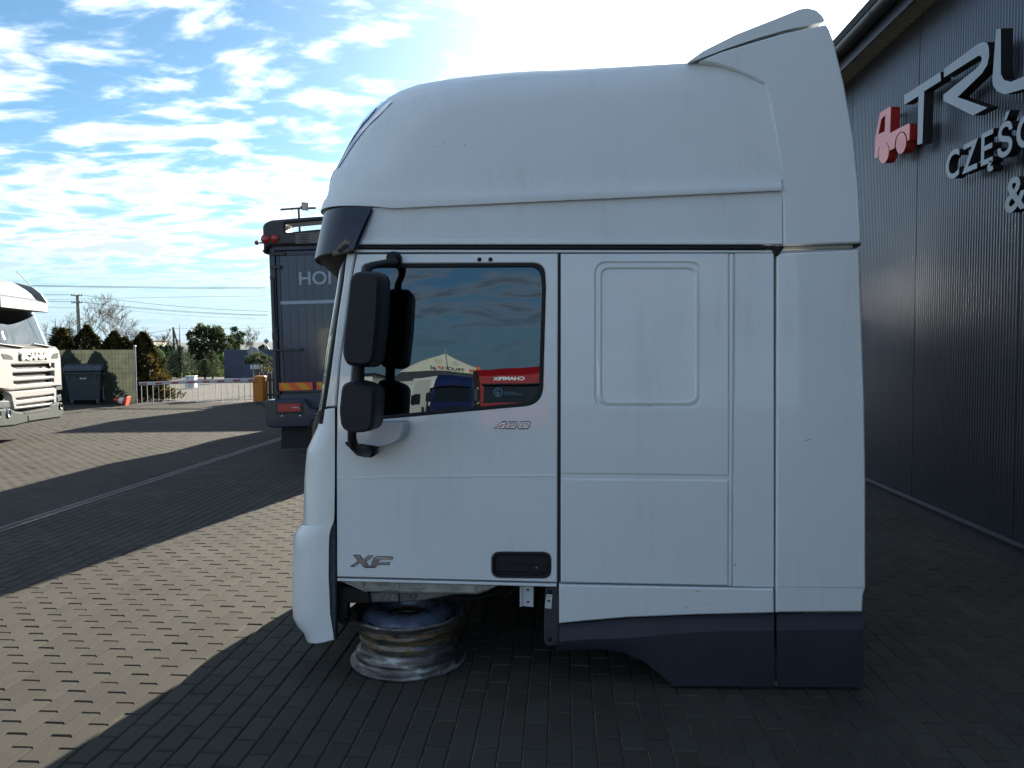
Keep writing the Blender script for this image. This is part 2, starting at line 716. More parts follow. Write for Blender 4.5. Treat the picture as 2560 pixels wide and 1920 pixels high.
def lay_blocks():
    rng = np.random.default_rng(3)
    d = np.array([math.sin(YARD_AZ), math.cos(YARD_AZ)])
    e = np.array([math.cos(YARD_AZ), -math.sin(YARD_AZ)])
    rows = np.arange(-300, 110)
    cs = np.arange(4, 122)
    rr, cc = np.meshgrid(rows, cs, indexing='ij')
    rr, cc = rr.ravel(), cc.ravel()
    across = rr * BW
    along = (cc + 0.5 * (rr % 2)) * BL + 0.004 * np.sin(rr * 0.7)
    x = e[0] * across + d[0] * along
    y = e[1] * across + d[1] * along
    # what the lens and a step to either side of it could see
    keep = (y > 1.6) & (y < YARD_END - 0.1) & (x > -0.74 * y - 1.2) & (x < np.minimum(0.74 * y + 1.0, 3.72 + 0.063 * y))
    # a cut for the drain
    dd = (x - DRAIN_A.x) * drain_nrm.x + (y - DRAIN_A.y) * drain_nrm.y
    keep &= np.abs(dd) > (DRAIN_W / 2 + 0.035)
    x, y = x[keep], y[keep]
    n = len(x)
    z = rng.normal(0, 0.0009, n)
    yaw = -YARD_AZ + rng.normal(0, 0.006, n)
    tilt = rng.normal(0, 0.006, (n, 2))
    tint = np.clip(rng.normal(0.5, 0.26, n), 0, 1)
    # in frame?
    us = 1280 + FPX * x / y
    vs = 868 + FPX * EYE.z / y
    shown = (us > -20) & (us < 2580) & (vs < 1935)
    # blocks hidden by the cab's own body do not count among the 300
    shown &= ~((us > 860) & (vs < 1700) & (us < 2160))
    dist = np.hypot(x, y)
    order = np.argsort(np.where(shown, dist, 1e9))
    single = np.zeros(n, bool)
    single[order[:300]] = True
    bv, bf = block_shape()
    # the singles share eight meshes
    meshes = []
    for k in range(8):
        me = bpy.data.meshes.new('brick')
        me.from_pydata([tuple(p) for p in bv], [], bf)
        a = me.attributes.new('tint', 'FLOAT', 'POINT')
        a.data.foreach_set('value', [k / 7] * len(bv))
        me.materials.append(BLOCK)
        meshes.append(me)
    for i in np.nonzero(single)[0]:
        o = bpy.data.objects.new('brick', meshes[int(round(tint[i] * 7))])
        COL.objects.link(o)
        o.parent = paving
        o.location = (x[i], y[i], z[i])
        o.rotation_euler = (tilt[i, 0], tilt[i, 1], yaw[i])
    idx = np.nonzero(~single)[0]
    m = len(idx)
    nv = len(bv)
    cy, sy = np.cos(yaw[idx])[:, None], np.sin(yaw[idx])[:, None]
    X = bv[None, :, 0] * cy - bv[None, :, 1] * sy + x[idx][:, None]
    Y = bv[None, :, 0] * sy + bv[None, :, 1] * cy + y[idx][:, None]
    Z = bv[None, :, 2] + z[idx][:, None] + bv[None, :, 0] * tilt[idx, 1][:, None] + bv[None, :, 1] * tilt[idx, 0][:, None]
    V = np.stack([X, Y, Z], -1).reshape(-1, 3)
    F = (np.array(bf)[None] + (np.arange(m) * nv)[:, None, None]).reshape(-1, 4)
    me = bpy.data.meshes.new('block_field')
    me.vertices.add(len(V))
    me.vertices.foreach_set('co', V.ravel())
    me.loops.add(F.size)
    me.loops.foreach_set('vertex_index', F.ravel())
    me.polygons.add(len(F))
    me.polygons.foreach_set('loop_start', np.arange(len(F)) * 4)
    me.update(calc_edges=True)
    me.polygons.foreach_set('use_smooth', np.zeros(len(F), bool))
    a = me.attributes.new('tint', 'FLOAT', 'POINT')
    a.data.foreach_set('value', np.repeat(tint[idx], nv))
    o = link('block_field', me, BLOCK, paving)
    o['kind'] = 'stuff'
    print('blocks', n)


lay_blocks()


def yard_behind():
    m = mat('block_paving_flat', (0.2, 0.18, 0.15), 0.9)
    q = NT(m.node_tree)
    b = m.node_tree.nodes['Principled BSDF']
    tc = q.n('ShaderNodeTexCoord')
    br = q.n('ShaderNodeTexBrick', offset=0.5)
    br.inputs['Scale'].default_value = 5.0
    br.inputs['Color1'].default_value = (0.074, 0.069, 0.059, 1)
    br.inputs['Color2'].default_value = (0.057, 0.053, 0.046, 1)
    br.inputs['Mortar'].default_value = (0.09, 0.083, 0.068, 1)
    br.inputs['Mortar Size'].default_value = 0.012
    q.l(tc.outputs['Object'], br.inputs['Vector'])
    q.l(br.outputs[0], b.inputs['Base Color'])
    sheet('yard', [(-45, -95), (45, -95), (45, 1.7), (-45, 1.7)], -0.016, m)
    sheet('pavement', [(-45, 1.6), (-15, 1.6), (-15, 22.4), (-45, 22.4)], -0.006, m)


yard_behind()


def drain():
    ang = math.atan2(drain_dir.y, drain_dir.x)
    a = DRAIN_A - drain_dir * 3.0
    root = empty('drain_channel', (a.x, a.y, 0), ang)
    tag(root, 'narrow slotted drain channel let into the block paving', 'drain')
    L = 21.0
    st = mat('galvanised_edge', (0.16, 0.16, 0.155), 0.55, metal=0.5, var=0.25, vscale=15)
    mb = MB()
    for s in (-1, 1):
        mb.box((L / 2, s * (DRAIN_W / 2 - 0.008), -0.001), (L, 0.016, 0.012))
    mb.build('edge_rail', st, root)
    mb = MB()
    mb.box((L / 2, 0, -0.008), (L, DRAIN_W - 0.034, 0.004))
    mb.build('channel_bed', mat('drain_bed', (0.02, 0.02, 0.02), 0.9, var=0.2), root)
    mb = MB()
    x = 0.03
    while x < L:
        mb.box((x, 0, -0.0015), (0.012, DRAIN_W - 0.036, 0.008))
        x += 0.034
    o = mb.build('grating_bar', mat('cast_grating', (0.07, 0.07, 0.075), 0.6, metal=0.3, var=0.2), root)
    o['kind'] = 'stuff'


drain()
# ------------------------------------------------------------------ the white cab set down in the yard
CF = Frame((0.227, 3.6), R(-2.0), lean=0.040)
CAB = CF.empty('truck_cab')
tag(CAB, 'white high-roof truck cab without wheels standing on the paving', 'truck cab')
YC = 1.17                                # middle of the cab, inward from its near side


def pxp(pts, off=0.0):
    return [CF.p(u, v, off) for u, v in pts]


def cabpanel(name, pts, mt=WHITE, off=0.0, thick=0.03, cham=0.004, holes=(), parent=None, rnd=None, bend=None, mb=None):
    if rnd is not None:
        pts = rounded(pts, rnd)
    lp = pxp(pts, off)
    hl = [pxp(h, off) for h in holes]
    if bend:
        for _ in range(4):
            lp = [CF.p(u, v, off + bend(p)) for (u, v), p in zip(pts, lp)]
    m = mb or MB()
    m.panel(lp, thick, hl, cham)
    if mb is None:
        return m.build(name, mt, parent or CAB)


DOORMAT = WHITE
GREYGAP = mat('panel_gap', (0.045, 0.047, 0.05), 0.8, var=0.1)
LAMPGLASS = glass_mat('lamp_glass', (0.2, 0.22, 0.25), 1.5)

# body shell behind the panels: keeps the gaps dark and closes the far side, back and floor
mb = MB()
side = pxp([(893, 628), (1950, 626), (1946, 1530), (1400, 1545), (1396, 1462), (846, 1446), (846, 1030)], 0.032)
mb.panel(side, 2.25)
mb.build('body_shell', GREYGAP, CAB)

# --- door with window
door = [(892, 635), (1395, 633.5), (1392.5, 1456), (842.5, 1442), (841.5, 1160), (842.5, 1022), (851.5, 904), (866, 802), (879, 701)]
win_o = rounded([(906, 659), (1362, 657), (1365, 720), (1357, 1012), (872, 1056), (880, 930)], [16, 44, 0, 46, 10, 0], 7)
win_i = rounded([(916, 670), (1350, 668), (1355, 720), (1346, 1003), (884, 1046), (891, 930)], [12, 38, 0, 40, 8, 0], 7)
REC_BOX = rounded([(1229, 1380.5), (1378, 1381), (1378, 1447), (1229, 1445)], 22, 6)
DOOR = cabpanel('door', door, holes=[win_o, REC_BOX], thick=0.028, cham=0.005)
cabpanel('window_seal', win_o, RUBBER, off=0.001, thick=0.02, cham=0.006, holes=[win_i], parent=DOOR)
# the pane: tinted, faintly bowed, dark cab behind it
WINGLASS = glass_mat('tinted_door_glass', (0.03, 0.035, 0.04), 1.95, wave=0.0016, wscale=2.2, refl=(0.62, 0.82, 1.0))  # the mirrored sky's deeper blue is painted in as the reflection colour
mb = MB()
mb.panel(pxp(win_i, 0.010), 0.004)
GLASS = mb.build('door_window', WINGLASS, DOOR)
# crease along the door
cabpanel('crease', [(843, 1191), (1150, 1187.5), (1393, 1186), (1393, 1192), (1150, 1194), (843, 1196)], off=-0.003, thick=0.004, cham=0.0028, parent=DOOR)
# sill strip
cabpanel('sill', [(843, 1446.5), (1392, 1460), (1391, 1467.5), (843, 1453)], off=0.004, thick=0.05, cham=0.003, parent=DOOR)
for u in (1198.3, 1226):
    c = CF.p(u, 648.5, -0.003)
    MB().lathe([(0.0001, -0.002), (0.009, -0.002), (0.0105, 0.002), (0.0105, 0.01)], c, 20, 'Y').build('rubber_plug', RUBBER, DOOR)


# handle recess
def handle():
    box = REC_BOX
    inn = rounded([(1236, 1387), (1371, 1388), (1371, 1440), (1236, 1438)], 18, 6)
    o = cabpanel('handle_recess', box, BLACK, off=-0.003, thick=0.02, cham=0.004, holes=[inn], parent=DOOR)
    cabpanel('recess_floor', inn, RUBBER, off=0.012, thick=0.006, cham=0.0, parent=DOOR)
    cabpanel('handle', rounded([(1238, 1411), (1370, 1414), (1370, 1432), (1238, 1429)], 4), BLACK, off=0.0, thick=0.016, cham=0.004, parent=DOOR)
    c = CF.p(1342, 1420.5, -0.002)
    MB().lathe([(0.0001, -0.002), (0.006, -0.002), (0.0075, 0.0), (0.0075, 0.006)], c, 20, 'Y').build('lock', mat('dull_steel', (0.18, 0.18, 0.19), 0.4, metal=1.0), DOOR)


handle()


def crop(pts, x0, y0, s):
    return [(x0 + x * s, y0 + y * s) for x, y in pts]


BADGE = mat('badge_chrome', (0.50, 0.50, 0.53), 0.22, metal=1.0)
BADGEB = mat('badge_backing', (0.05, 0.055, 0.07), 0.4, metal=0.5)


def badge(name, shapes):
    for lp, hl in shapes:
        cen = (sum(p[0] for p in lp) / len(lp), sum(p[1] for p in lp) / len(lp))
        mb = MB()
        cabpanel('', lp, off=-0.006, thick=0.006, cham=0.0022, holes=hl, mb=mb)
        mb.build(name, BADGE, DOOR)
        big = [(cen[0] + (x - cen[0]) * 1.06, cen[1] + (y - cen[1]) * 1.22) for x, y in lp]
        cabpanel('badge_rim', big, BADGEB, off=-0.0018, thick=0.002, cham=0.0, holes=hl, parent=DOOR)


z = (860, 1360, 0.2441)
X = crop([(95, 122), (165, 122), (197, 158), (240, 128), (297, 128), (222, 180), (264, 232), (205, 232), (165, 192), (108, 224), (65, 222), (138, 172)], *z)
F = crop([(270, 234), (288, 185), (312, 148), (345, 134), (480, 137), (497, 143), (494, 156), (484, 164), (385, 161), (362, 167), (352, 180), (460, 185), (466, 192), (458, 207), (350, 206), (334, 216), (325, 233)], *z)
badge('letter', [(X, []), (F, [])])
z = (1000, 840, 0.1808)
FOUR = crop([(1296, 1270), (1420, 1190), (1470, 1190), (1452, 1240), (1470, 1252), (1448, 1256), (1442, 1278), (1388, 1278), (1394, 1264), (1300, 1276)], *z)
FOURH = crop([(1370, 1250), (1402, 1250), (1412, 1224)], *z)
EIGHT = crop([(1462, 1266), (1476, 1236), (1490, 1230), (1484, 1220), (1500, 1196), (1520, 1188), (1602, 1188), (1622, 1198), (1614, 1222), (1602, 1230), (1612, 1240), (1600, 1266), (1580, 1278), (1478, 1278)], *z)
EH1 = crop([(1526, 1222), (1534, 1206), (1580, 1206), (1574, 1222)], *z)
EH2 = crop([(1516, 1260), (1526, 1240), (1572, 1240), (1562, 1260)], *z)
ZERO = crop([(1632, 1262), (1660, 1204), (1684, 1188), (1786, 1186), (1806, 1200), (1782, 1260), (1760, 1276), (1650, 1278)], *z)
ZH = crop([(1686, 1258), (1708, 1208), (1758, 1206), (1738, 1256)], *z)
badge('numeral', [(FOUR, [FOURH]), (EIGHT, [EH1, EH2]), (ZERO, [ZH])])


# window sticker: ring, bars and two lines of small lettering on the pane
def sticker():
    st = mat('pale_blue_print', (0.16, 0.30, 0.42), 0.6, emit=None)
    c = CF.p(1245, 980.5, 0.006)
    mb = MB()
    n = 28
    r0, r1 = 0.0185, 0.0215
    ring = [[c + Vector((r * math.cos(2 * math.pi * i / n), 0.0, r * math.sin(2 * math.pi * i / n))) for i in range(n + 1)] for r in (r0, r1)]
    mb.grid(ring)
    for dz, w, h in ((-0.001, 0.030, 0.002), (-0.006, 0.010, 0.003), (-0.012, 0.009, 0.006)):
        mb.box(c + Vector((0, 0, dz)), (w, 0.0006, h))
    root = mb.build('window_sticker', st, DOOR)
    for s, u, v, h in (('DAF', 1238.5, 978, 0.010), ('INTERNATIONAL', 1260, 982, 0.0072), ('TRUCK OF THE YEAR 2018', 1260, 987, 0.0072)):
        me = text_mesh(s, h, 0.0006, bold=0.0001)
        o = link('lettering', me, st, DOOR)
        o.location = CF.p(u, v, 0.006)
        o.rotation_euler = (0, 0, 0)


sticker()

# --- side panels behind the door
mb = MB()
em_o = rounded([(1488, 655.5), (1753, 655.5), (1753, 1018), (1488, 1018)], 30, 6)
em_m = rounded([(1493, 661), (1748, 661), (1748, 1013), (1493, 1013)], 28, 6)
em_i = rounded([(1505, 673), (1736, 673), (1736, 1002), (1505, 1002)], 20, 6)
SP = cabpanel('side_panel', [(1402, 634), (1822, 633), (1822, 1189), (1402, 1184)], cham=0.005, holes=[em_o])


def pressed():
    rows = []
    for lp, off in ((em_o, 0.005), (em_m, 0.010), (rounded([(1499, 667), (1742, 667), (1742, 1007.5), (1499, 1007.5)], 24, 6), -0.006), (em_i, 0.006)):
        r = pxp(lp, off)
        rows.append(r + [r[0]])
    mb = MB()
    mb.grid(rows, True)
    mb.build('pressed_frame', WHITE, SP)
    cabpanel('pressed_field', em_i, off=0.006, thick=0.012, cham=0.0, parent=SP)


pressed()
cabpanel('corner_post', [(1838, 633), (1936, 632), (1936, 1470), (1832, 1467)], cham=0.006)
cabpanel('post_bead', [(1825, 634), (1834.5, 634), (1829.5, 1466), (1824, 1466)], off=-0.004, cham=0.004)
cabpanel('post_backing', [(1818, 636), (1842, 636), (1836, 1464), (1816, 1464)], off=0.012, cham=0.0)
LF = cabpanel('locker_flap', [(1402, 1197), (1822, 1200), (1821, 1465), (1402, 1456.5)], cham=0.007, off=-0.002)
cabpanel('ledge', [(1402, 1180), (1822, 1185), (1822, 1203), (1402, 1200)], off=0.007, cham=0.0)
cabpanel('rear_collar', [(1943, 634), (2149, 624.5), (2155, 800), (2162, 1000), (2165, 1200), (2165, 1467), (2159, 1490), (2157, 1530.5), (1940.5, 1532)], off=-0.008, thick=0.05, cham=0.008)
# fold in the collar's foot
mbp = MB()
mbp.add([CF.p(1945, 1466, -0.010), CF.p(2163, 1466, -0.012), CF.p(2157, 1484, 0.0), CF.p(1945, 1476, -0.004)], [(0, 3, 2, 1)])
mbp.build('collar_fold', WHITE, CAB)

# --- roof edge: black seal, thin drip rail
cabpanel('roof_seal', [(884, 614.5), (1958, 615), (1958, 622.5), (882, 621)], RUBBER, off=-0.006, thick=0.03, cham=0.003)
cabpanel('drip_rail', [(878, 624), (1940, 625.5), (1940, 631.5), (890, 630.5)], off=0.006, thick=0.03, cham=0.002)
cabpanel('seal_end', [(1930, 620), (1962, 617), (1946, 640), (1939, 640)], RUBBER, off=-0.008, thick=0.03, cham=0.003)


# --- rows that run along a side, round the corner and across the front
def wrap_row(side_px, front_px, off, D, back=None, n=12, pw=1.0, crown=False, sil=0.75):
    a = CF.p(side_px[0], side_px[1], off)
    f = CF.p(front_px[0], front_px[1], D if crown else off + sil * (D - off))
    if not crown:
        f.y = CF.ys(f.z, D)
    pts = []
    if back:
        for k in range(back[2]):
            t = k / back[2]
            b = CF.p(back[0], back[1], back[3] if len(back) > 3 else off)
            pts.append(b.lerp(a, t))
    for i in range(n + 1):
        th = i / n * math.pi / 2
        s, c = math.sin(th) ** pw, math.cos(th) ** pw
        pts.append(Vector((a.x + (f.x - a.x) * s, a.y + (f.y - a.y) * (1 - c), a.z + (f.z - a.z) * ((1 - c) if crown else s))))
    m = pts[-1].copy()
    full = pts + [Vector((m.x - 0.012, YC, m.z))]
    full += [Vector((p.x, 2 * YC - p.y, p.z)) for p in reversed(pts)]
    return full


# roof fairing
def fairing():
    lv = [((812, 541), (1958, 476), -0.022, 0.50, 980), ((818, 523), (1957, 470), -0.026, 0.52, 985), ((829, 507), (1956, 462), -0.022, 0.53, 990),
          ((832, 494), (1955, 452), -0.008, 0.54, 995), ((843, 452), (1953, 425), -0.004, 0.56, 1010), ((855, 419), (1949, 396), 0.000, 0.57, 1030), ((880, 368), (1941, 345), 0.006, 0.58, 1060),
          ((905, 323), (1930, 290), 0.012, 0.60, 1095), ((939, 280), (1921, 245), 0.022, 0.62, 1140), ((976, 246), (1912, 214), 0.040, 0.66, 1190),
          ((1003, 230), (1890, 199), 0.065, 0.70, 1230), ((1047, 214), (1850, 180), 0.10, 0.76, 1280), ((1117, 203), (1800, 163), 0.16, 0.84, 1340),
          ((1200, 195.5), (1760, 154), 0.27, 0.95, 1400), ((1290, 212), (1740, 176), 0.7, 1.1, 1450)]
    rear = [-0.022, -0.026, -0.022, -0.010, -0.008, -0.006, -0.004, 0.0, 0.001, 0.002, 0.004, 0.008, 0.014, 0.03, 0.65]
    rows = []
    for (f, r, off, D, uc), ob in zip(lv, rear):
        # where the side begins to turn into the front: on the line from rear to front
        t = (uc - r[0]) / (f[0] - r[0])
        vc = r[1] + (f[1] - r[1]) * t * 0.8
        rows.append(wrap_row((uc, vc), f, off, D, back=(r[0] + (22 if ob > -0.009 else -2), r[1], 8, ob), n=14, crown=len(rows) > 4, sil=1.0))
    global FAIR_ROWS
    FAIR_ROWS = rows
    mb = MB()
    mb.grid(rows, True, flip=True)
    # close the roof between the last rows
    last = rows[-1]
    h = len(last) // 2
    for i in range(h):
        a, b = last[i], last[i + 1]
        c, d = last[len(last) - 2 - i], last[len(last) - 1 - i]
        mb.add([a, b, c, d], [(0, 3, 2, 1)], True)
    # rolled underside of the lip
    lo = rows[0]
    up = [Vector((p.x + 0.02 * (p.x < -0.3), p.y + (0.03 if p.y < YC else -0.03), p.z + 0.006)) for p in lo]
    mb.grid([up, lo], False, flip=True)
    o = mb.build('roof_fairing', WHITEM, CAB)
    mb = MB()
    mb.panel(pxp([(1000, 420), (1935, 380), (1945, 612), (900, 612), (905, 540)], 0.05), 2.2)
    mb.build('roof_inner', GREYGAP, CAB)
    return o


ROOF = fairing()
# high-roof side band under the fairing lip
cabpanel('roof_band', mt=WHITEM, pts=[(931, 519), (1078, 506), (1194, 500), (1400, 488), (1956, 474), (1957, 611), (886, 611)], off=0.000, thick=0.04, cham=0.004)
cabpanel('band_step', [(893, 596), (1957, 600), (1957, 611.5), (886, 611.5)], off=-0.006, thick=0.01, cham=0.005)


# sun visor: dark smoked plastic round the front
def visor():
    VIS = mat('smoked_visor', (0.012, 0.016, 0.034), 0.34, spec=0.6, var=0.1, vscale=3)
    top = wrap_row((931, 518), (811, 545), -0.030, 0.50, n=18, pw=0.9)
    m1 = wrap_row((912, 556), (802, 588), -0.040, 0.47, n=18, pw=0.9)
    m2 = wrap_row((896, 592), (794, 630), -0.046, 0.45, n=18, pw=0.9)
    bot = wrap_row((884, 624), (789, 658), -0.046, 0.44, n=18, pw=0.9)
    mb = MB()
    mb.grid([top, m1, m2, bot], True, flip=False)
    inner = [wrap_row((891, 626), (795, 660), -0.030, 0.46, n=18, pw=0.9), wrap_row((934, 524), (818, 552), -0.018, 0.52, n=18, pw=0.9)]
    mb.grid([bot, inner[0]], False)
    mb.grid([inner[0], inner[1]], True)
    o = mb.build('sun_visor', VIS, CAB)
    # dark tray between visor and windscreen head
    h1 = wrap_row((886, 626), (797, 656), 0.0, 0.47, n=18, pw=0.9)
    h2 = wrap_row((880, 640), (850, 705), 0.03, 0.52, n=18)
    mb = MB()
    mb.grid([h1, h2], True)
    mb.build('visor_underside', RUBBER, CAB)
    c = CF.p(846, 606, -0.005)
    # fixing screw and a worn bracket showing in the visor's corner
    MB().lathe([(0.0001, -0.012), (0.006, -0.012), (0.008, -0.006), (0.008, 0.02)], c, 16, 'Y').build('screw', BLACK, o)
    br = mat('dusty_bracket', (0.16, 0.145, 0.11), 0.8, var=0.4, vscale=40)
    cabpanel('bracket', [(830, 640), (832, 626), (843, 622), (845, 610), (858, 604), (862, 598), (880, 601), (884, 614), (874, 628), (858, 632)], br, off=-0.044, thick=0.03, cham=0.004, parent=o)
    cabpanel('bracket_rib', [(843, 626), (862, 610), (872, 611), (868, 620), (850, 632)], BLACK, off=-0.048, thick=0.01, cham=0.002, parent=o)


visor()

# windscreen, its seal and the pillar
rows = [wrap_row((868, 640), (861, 645), 0.03, 0.35), wrap_row((858, 712), (852, 712), 0.03, 0.35), wrap_row((842, 808), (836.5, 808), 0.03, 0.35),
        wrap_row((828, 890), (823, 890), 0.03, 0.35), wrap_row((816, 1000), (810, 1000), 0.03, 0.35), wrap_row((811, 1024), (806, 1024), 0.03, 0.35)]
mb = MB()
mb.grid(rows, True)
mb.build('windscreen', glass_mat('windscreen_glass', (0.55, 0.72, 0.66), 1.5), CAB)
mb = MB()
mb.panel(pxp([(861, 640), (871, 640), (856, 740), (838, 860), (826, 940), (814, 1025), (806, 1060), (796, 1060), (805, 1010), (818, 925), (834, 835), (850, 725)], 0.02), 0.05, cham=0.004)
mb.build('windscreen_seal', RUBBER, CAB)
cabpanel('door_pillar', [(867, 633), (888, 633.5), (876, 701), (863.5, 800), (848, 910), (839.5, 1016), (814, 1018), (828, 925), (844, 800), (858, 710)], off=0.006, thick=0.04, cham=0.006)


# front corner panel and the air deflector beneath it
def corner():
    lv = [((812, 1020), (837, 1019)), ((808, 1038), (837, 1036)), ((800, 1064), (837, 1063)), ((788, 1087), (837, 1086)), ((772, 1118), (837, 1117)),
          ((768, 1150), (837, 1150)), ((764, 1196), (837, 1196)), ((762, 1280), (836, 1280)), ((760, 1303), (835, 1302))]
    rows = [wrap_row(s, f, 0.0, 0.30, pw=0.8) for f, s in lv]
    mb = MB()
    mb.grid(rows, True)
    o = mb.build('corner_panel', WHITE, CAB)
    lv = [((760, 1303), (835, 1302)), ((751, 1311), (831, 1312)), ((743, 1319), (827, 1322)), ((736, 1336), (823, 1338)), ((734, 1370), (822, 1370)),
          ((733, 1442), (821.5, 1442)), ((733, 1505), (824, 1505)), ((735, 1533), (825, 1535)), ((744, 1551), (828, 1553)), ((762, 1567), (831, 1572)), ((767, 1581), (833, 1585)), ((770, 1584), (834, 1599))]
    rows = [wrap_row(s, f, -0.012, 0.28, pw=0.8) for f, s in lv]
    mb = MB()
    mb.grid(rows, True)
    d = mb.build('air_deflector', WHITE, CAB)
    # front panel between the corners
    mb = MB()
    a = CF.p(770, 1150, 0.4)
    b = CF.p(790, 1580, 0.4)
    mb.box(((a.x + 0.10), YC, 0.75), (0.12, 1.7, 1.05))
    mb.build('front_panel', GREYGAP, CAB)
    # dark edge strip with its ribs
    st = mat('bare_plastic', (0.10, 0.12, 0.15), 0.6, var=0.1)
    cabpanel('deflector_edge', [(834, 1310), (838, 1310), (838, 1600), (834, 1603), (826, 1555), (822.5, 1442), (824.5, 1338)], st, off=0.030, thick=0.02, cham=0.0)
    for v in (1343, 1405, 1465, 1525):
        cabpanel('rib', [(823, v), (836, v - 3), (836, v), (823, v + 3)], st, off=0.012, thick=0.02, cham=0.0)
    cabpanel('gap_filler', [(836.5, 1020), (842, 1020), (842, 1600), (838, 1600)], RUBBER, off=0.034, thick=0.02, cham=0.0)
    # cowl between windscreen and corner with a hanging cable
    mb = MB()
    rows = [wrap_row((812, 1022), (802, 1024), 0.10, 0.42), wrap_row((806, 1060), (788, 1060), 0.12, 0.42), wrap_row((800, 1090), (786, 1088), 0.14, 0.42)]
    mb.grid(rows, True)
    mb.build('cowl', BLACK, CAB)
    p = [CF.p(*q, 0.25) for q in ((796, 1042), (780, 1050), (772, 1064), (773, 1076), (784, 1086), (792, 1088))]
    MB().tube(p, 0.004, 6).build('cable', RUBBER, CAB)


corner()

# --- lens of the roof lamp in the fairing's front corner
def roof_lamp():
    """lens let into the fairing's front corner, laid on the fairing's own surface"""
    rows = FAIR_ROWS
    nb = 8                                   # columns before the corner begins

    def surf(i, j):
        i0 = min(int(i), len(rows) - 2)
        j0 = int(j)
        fi, fj = i - i0, j - j0
        a = rows[i0][j0].lerp(rows[i0][j0 + 1], fj)
        b = rows[i0 + 1][j0].lerp(rows[i0 + 1][j0 + 1], fj)
        return a.lerp(b, fi)

    def patch(name, lv0, lv1, j_low, j_top, lift, m, parent):
        g = []
        for k in range(13):
            t = k / 12
            i = lv0 + (lv1 - lv0) * t
            js = j_low + (j_top - j_low) * t ** 0.8 + (0.9 * max(0, t - 0.8) / 0.2) ** 2 * 1.5
            r = []
            for c in range(9):
                j = nb + js + (13.9 - js) * c / 8
                p = surf(i, j)
                n = (surf(i, min(j + .2, nb + 14)) - surf(i, j - .2)).cross(surf(min(i + .2, 12), j) - surf(i - .2, j)).normalized()
                if n.y > 0 and n.x > 0:
                    n = -n
                if n.x > 0:
                    n = -n
                r.append(p + n * lift)
            g.append(r)
        mb = MB()
        mb.grid(g, True, flip=True)
        return mb.build(name, m, parent)

    fr = patch('roof_lamp', 3.2, 8.6, 11.6, 6.6, 0.005, mat('lamp_surround', (0.30, 0.36, 0.46), 0.2, coat=0.5), CAB)
    patch('lamp_lens', 3.9, 8.2, 12.3, 8.6, 0.009, mat('smoked_lens', (0.03, 0.05, 0.10), 0.06, coat=0.8), fr)


roof_lamp()

# --- skirts
SKB = mat('blue_grey_plastic', (0.022, 0.025, 0.039), 0.55, var=0.12, vscale=5, bump=0.08, bscale=250)
cabpanel('skirt_trim', [(1398, 1462), (1460, 1463.5), (1934.5, 1473), (1935.5, 1532.5), (1747, 1537), (1568, 1544), (1462, 1553), (1398, 1559.5)], off=-0.012, thick=0.05, cham=0.006)


def skirt(name, top, crease, bottom):
    """upper band leaning out to a crease, wall below turning in"""
    mb = MB()

    def at(line, u):
        for (u0, v0), (u1, v1) in zip(line, line[1:]):
            if u <= u1:
                return v0 + (v1 - v0) * max(0.0, (u - u0)) / (u1 - u0)
        return line[-1][1]

    us = sorted({u for u, v in top} | {u for u, v in crease} | {u for u, v in bottom if u < top[-1][0]} | {top[0][0] + (top[-1][0] - top[0][0]) * i / 24 for i in range(25)})
    us = [u for u in us if top[0][0] <= u <= top[-1][0]]
    t = [CF.p(u, at(top, u), 0.02) for u in us]
    c = [CF.p(u, at(crease, u), -0.022) for u in us]
    b = [CF.p(u - (8 if u == us[0] and len(bottom) > 4 else 0), at(bottom, u), 0.0) for u in us]
    mid = [p.lerp(q_, 0.4) - Vector((0, 0.006, 0)) for p, q_ in zip(c, b)]
    mb.grid([c, t], False)
    mb.grid([b, mid, c], True)
    # return flange
    bb = [Vector((p.x, p.y + 0.06, p.z)) for p in b]
    mb.grid([b, bb], False)
    e0 = [t[-1], c[-1], b[-1]]
    mb.grid([[Vector((p.x, p.y + 0.05, p.z)) for p in e0], e0], False)
    mb.build(name, SKB, CAB)


skirt('wheel_arch_skirt',
      [(1398, 1561), (1462, 1555), (1568, 1546), (1640, 1542), (1747, 1539), (1850, 1536), (1935, 1534.5)],
      [(1397, 1604), (1462, 1598), (1568, 1596), (1640, 1588), (1747, 1580), (1850, 1577), (1935, 1576)],
      [(1390, 1627), (1440, 1624.5), (1511, 1623), (1560, 1632), (1608, 1653), (1645, 1681), (1682, 1714.5), (1936, 1717)])
skirt('rear_skirt', [(1941.5, 1534), (2050, 1533), (2158, 1532)], [(1944, 1576), (2050, 1575), (2162, 1574)], [(1940.5, 1717), (2050, 1717.5), (2158, 1718.5)])
mb = MB()
q0, q1 = CF.p(1040, 1540), CF.p(2158, 1718)
mb.box(((q0.x + q1.x) / 2, 2 * YC - 0.03, (0.62 + q1.z) / 2), (q1.x - q0.x, 0.04, 0.62 - q1.z))
mb.build('far_skirt', SKB, CAB)  # unseen far-side skirt, extended forward to keep sun off the ground
cabpanel('skirt_flange', rounded([(1363, 1470), (1397, 1466), (1397, 1614), (1368, 1614), (1360, 1604), (1360, 1540)], 5), mat('dusty_plastic', (0.035, 0.036, 0.045), 0.7, var=0.25, vscale=20), off=0.03, thick=0.02, cham=0.002)
for u, v in ((1374, 1598), (1374, 1481)):
    MB().lathe([(0.0001, -0.004), (0.008, -0.004), (0.012, 0.0), (0.012, 0.01)], CF.p(u, v, 0.028), 16, 'Y').build('bolt', BLACK, CAB)


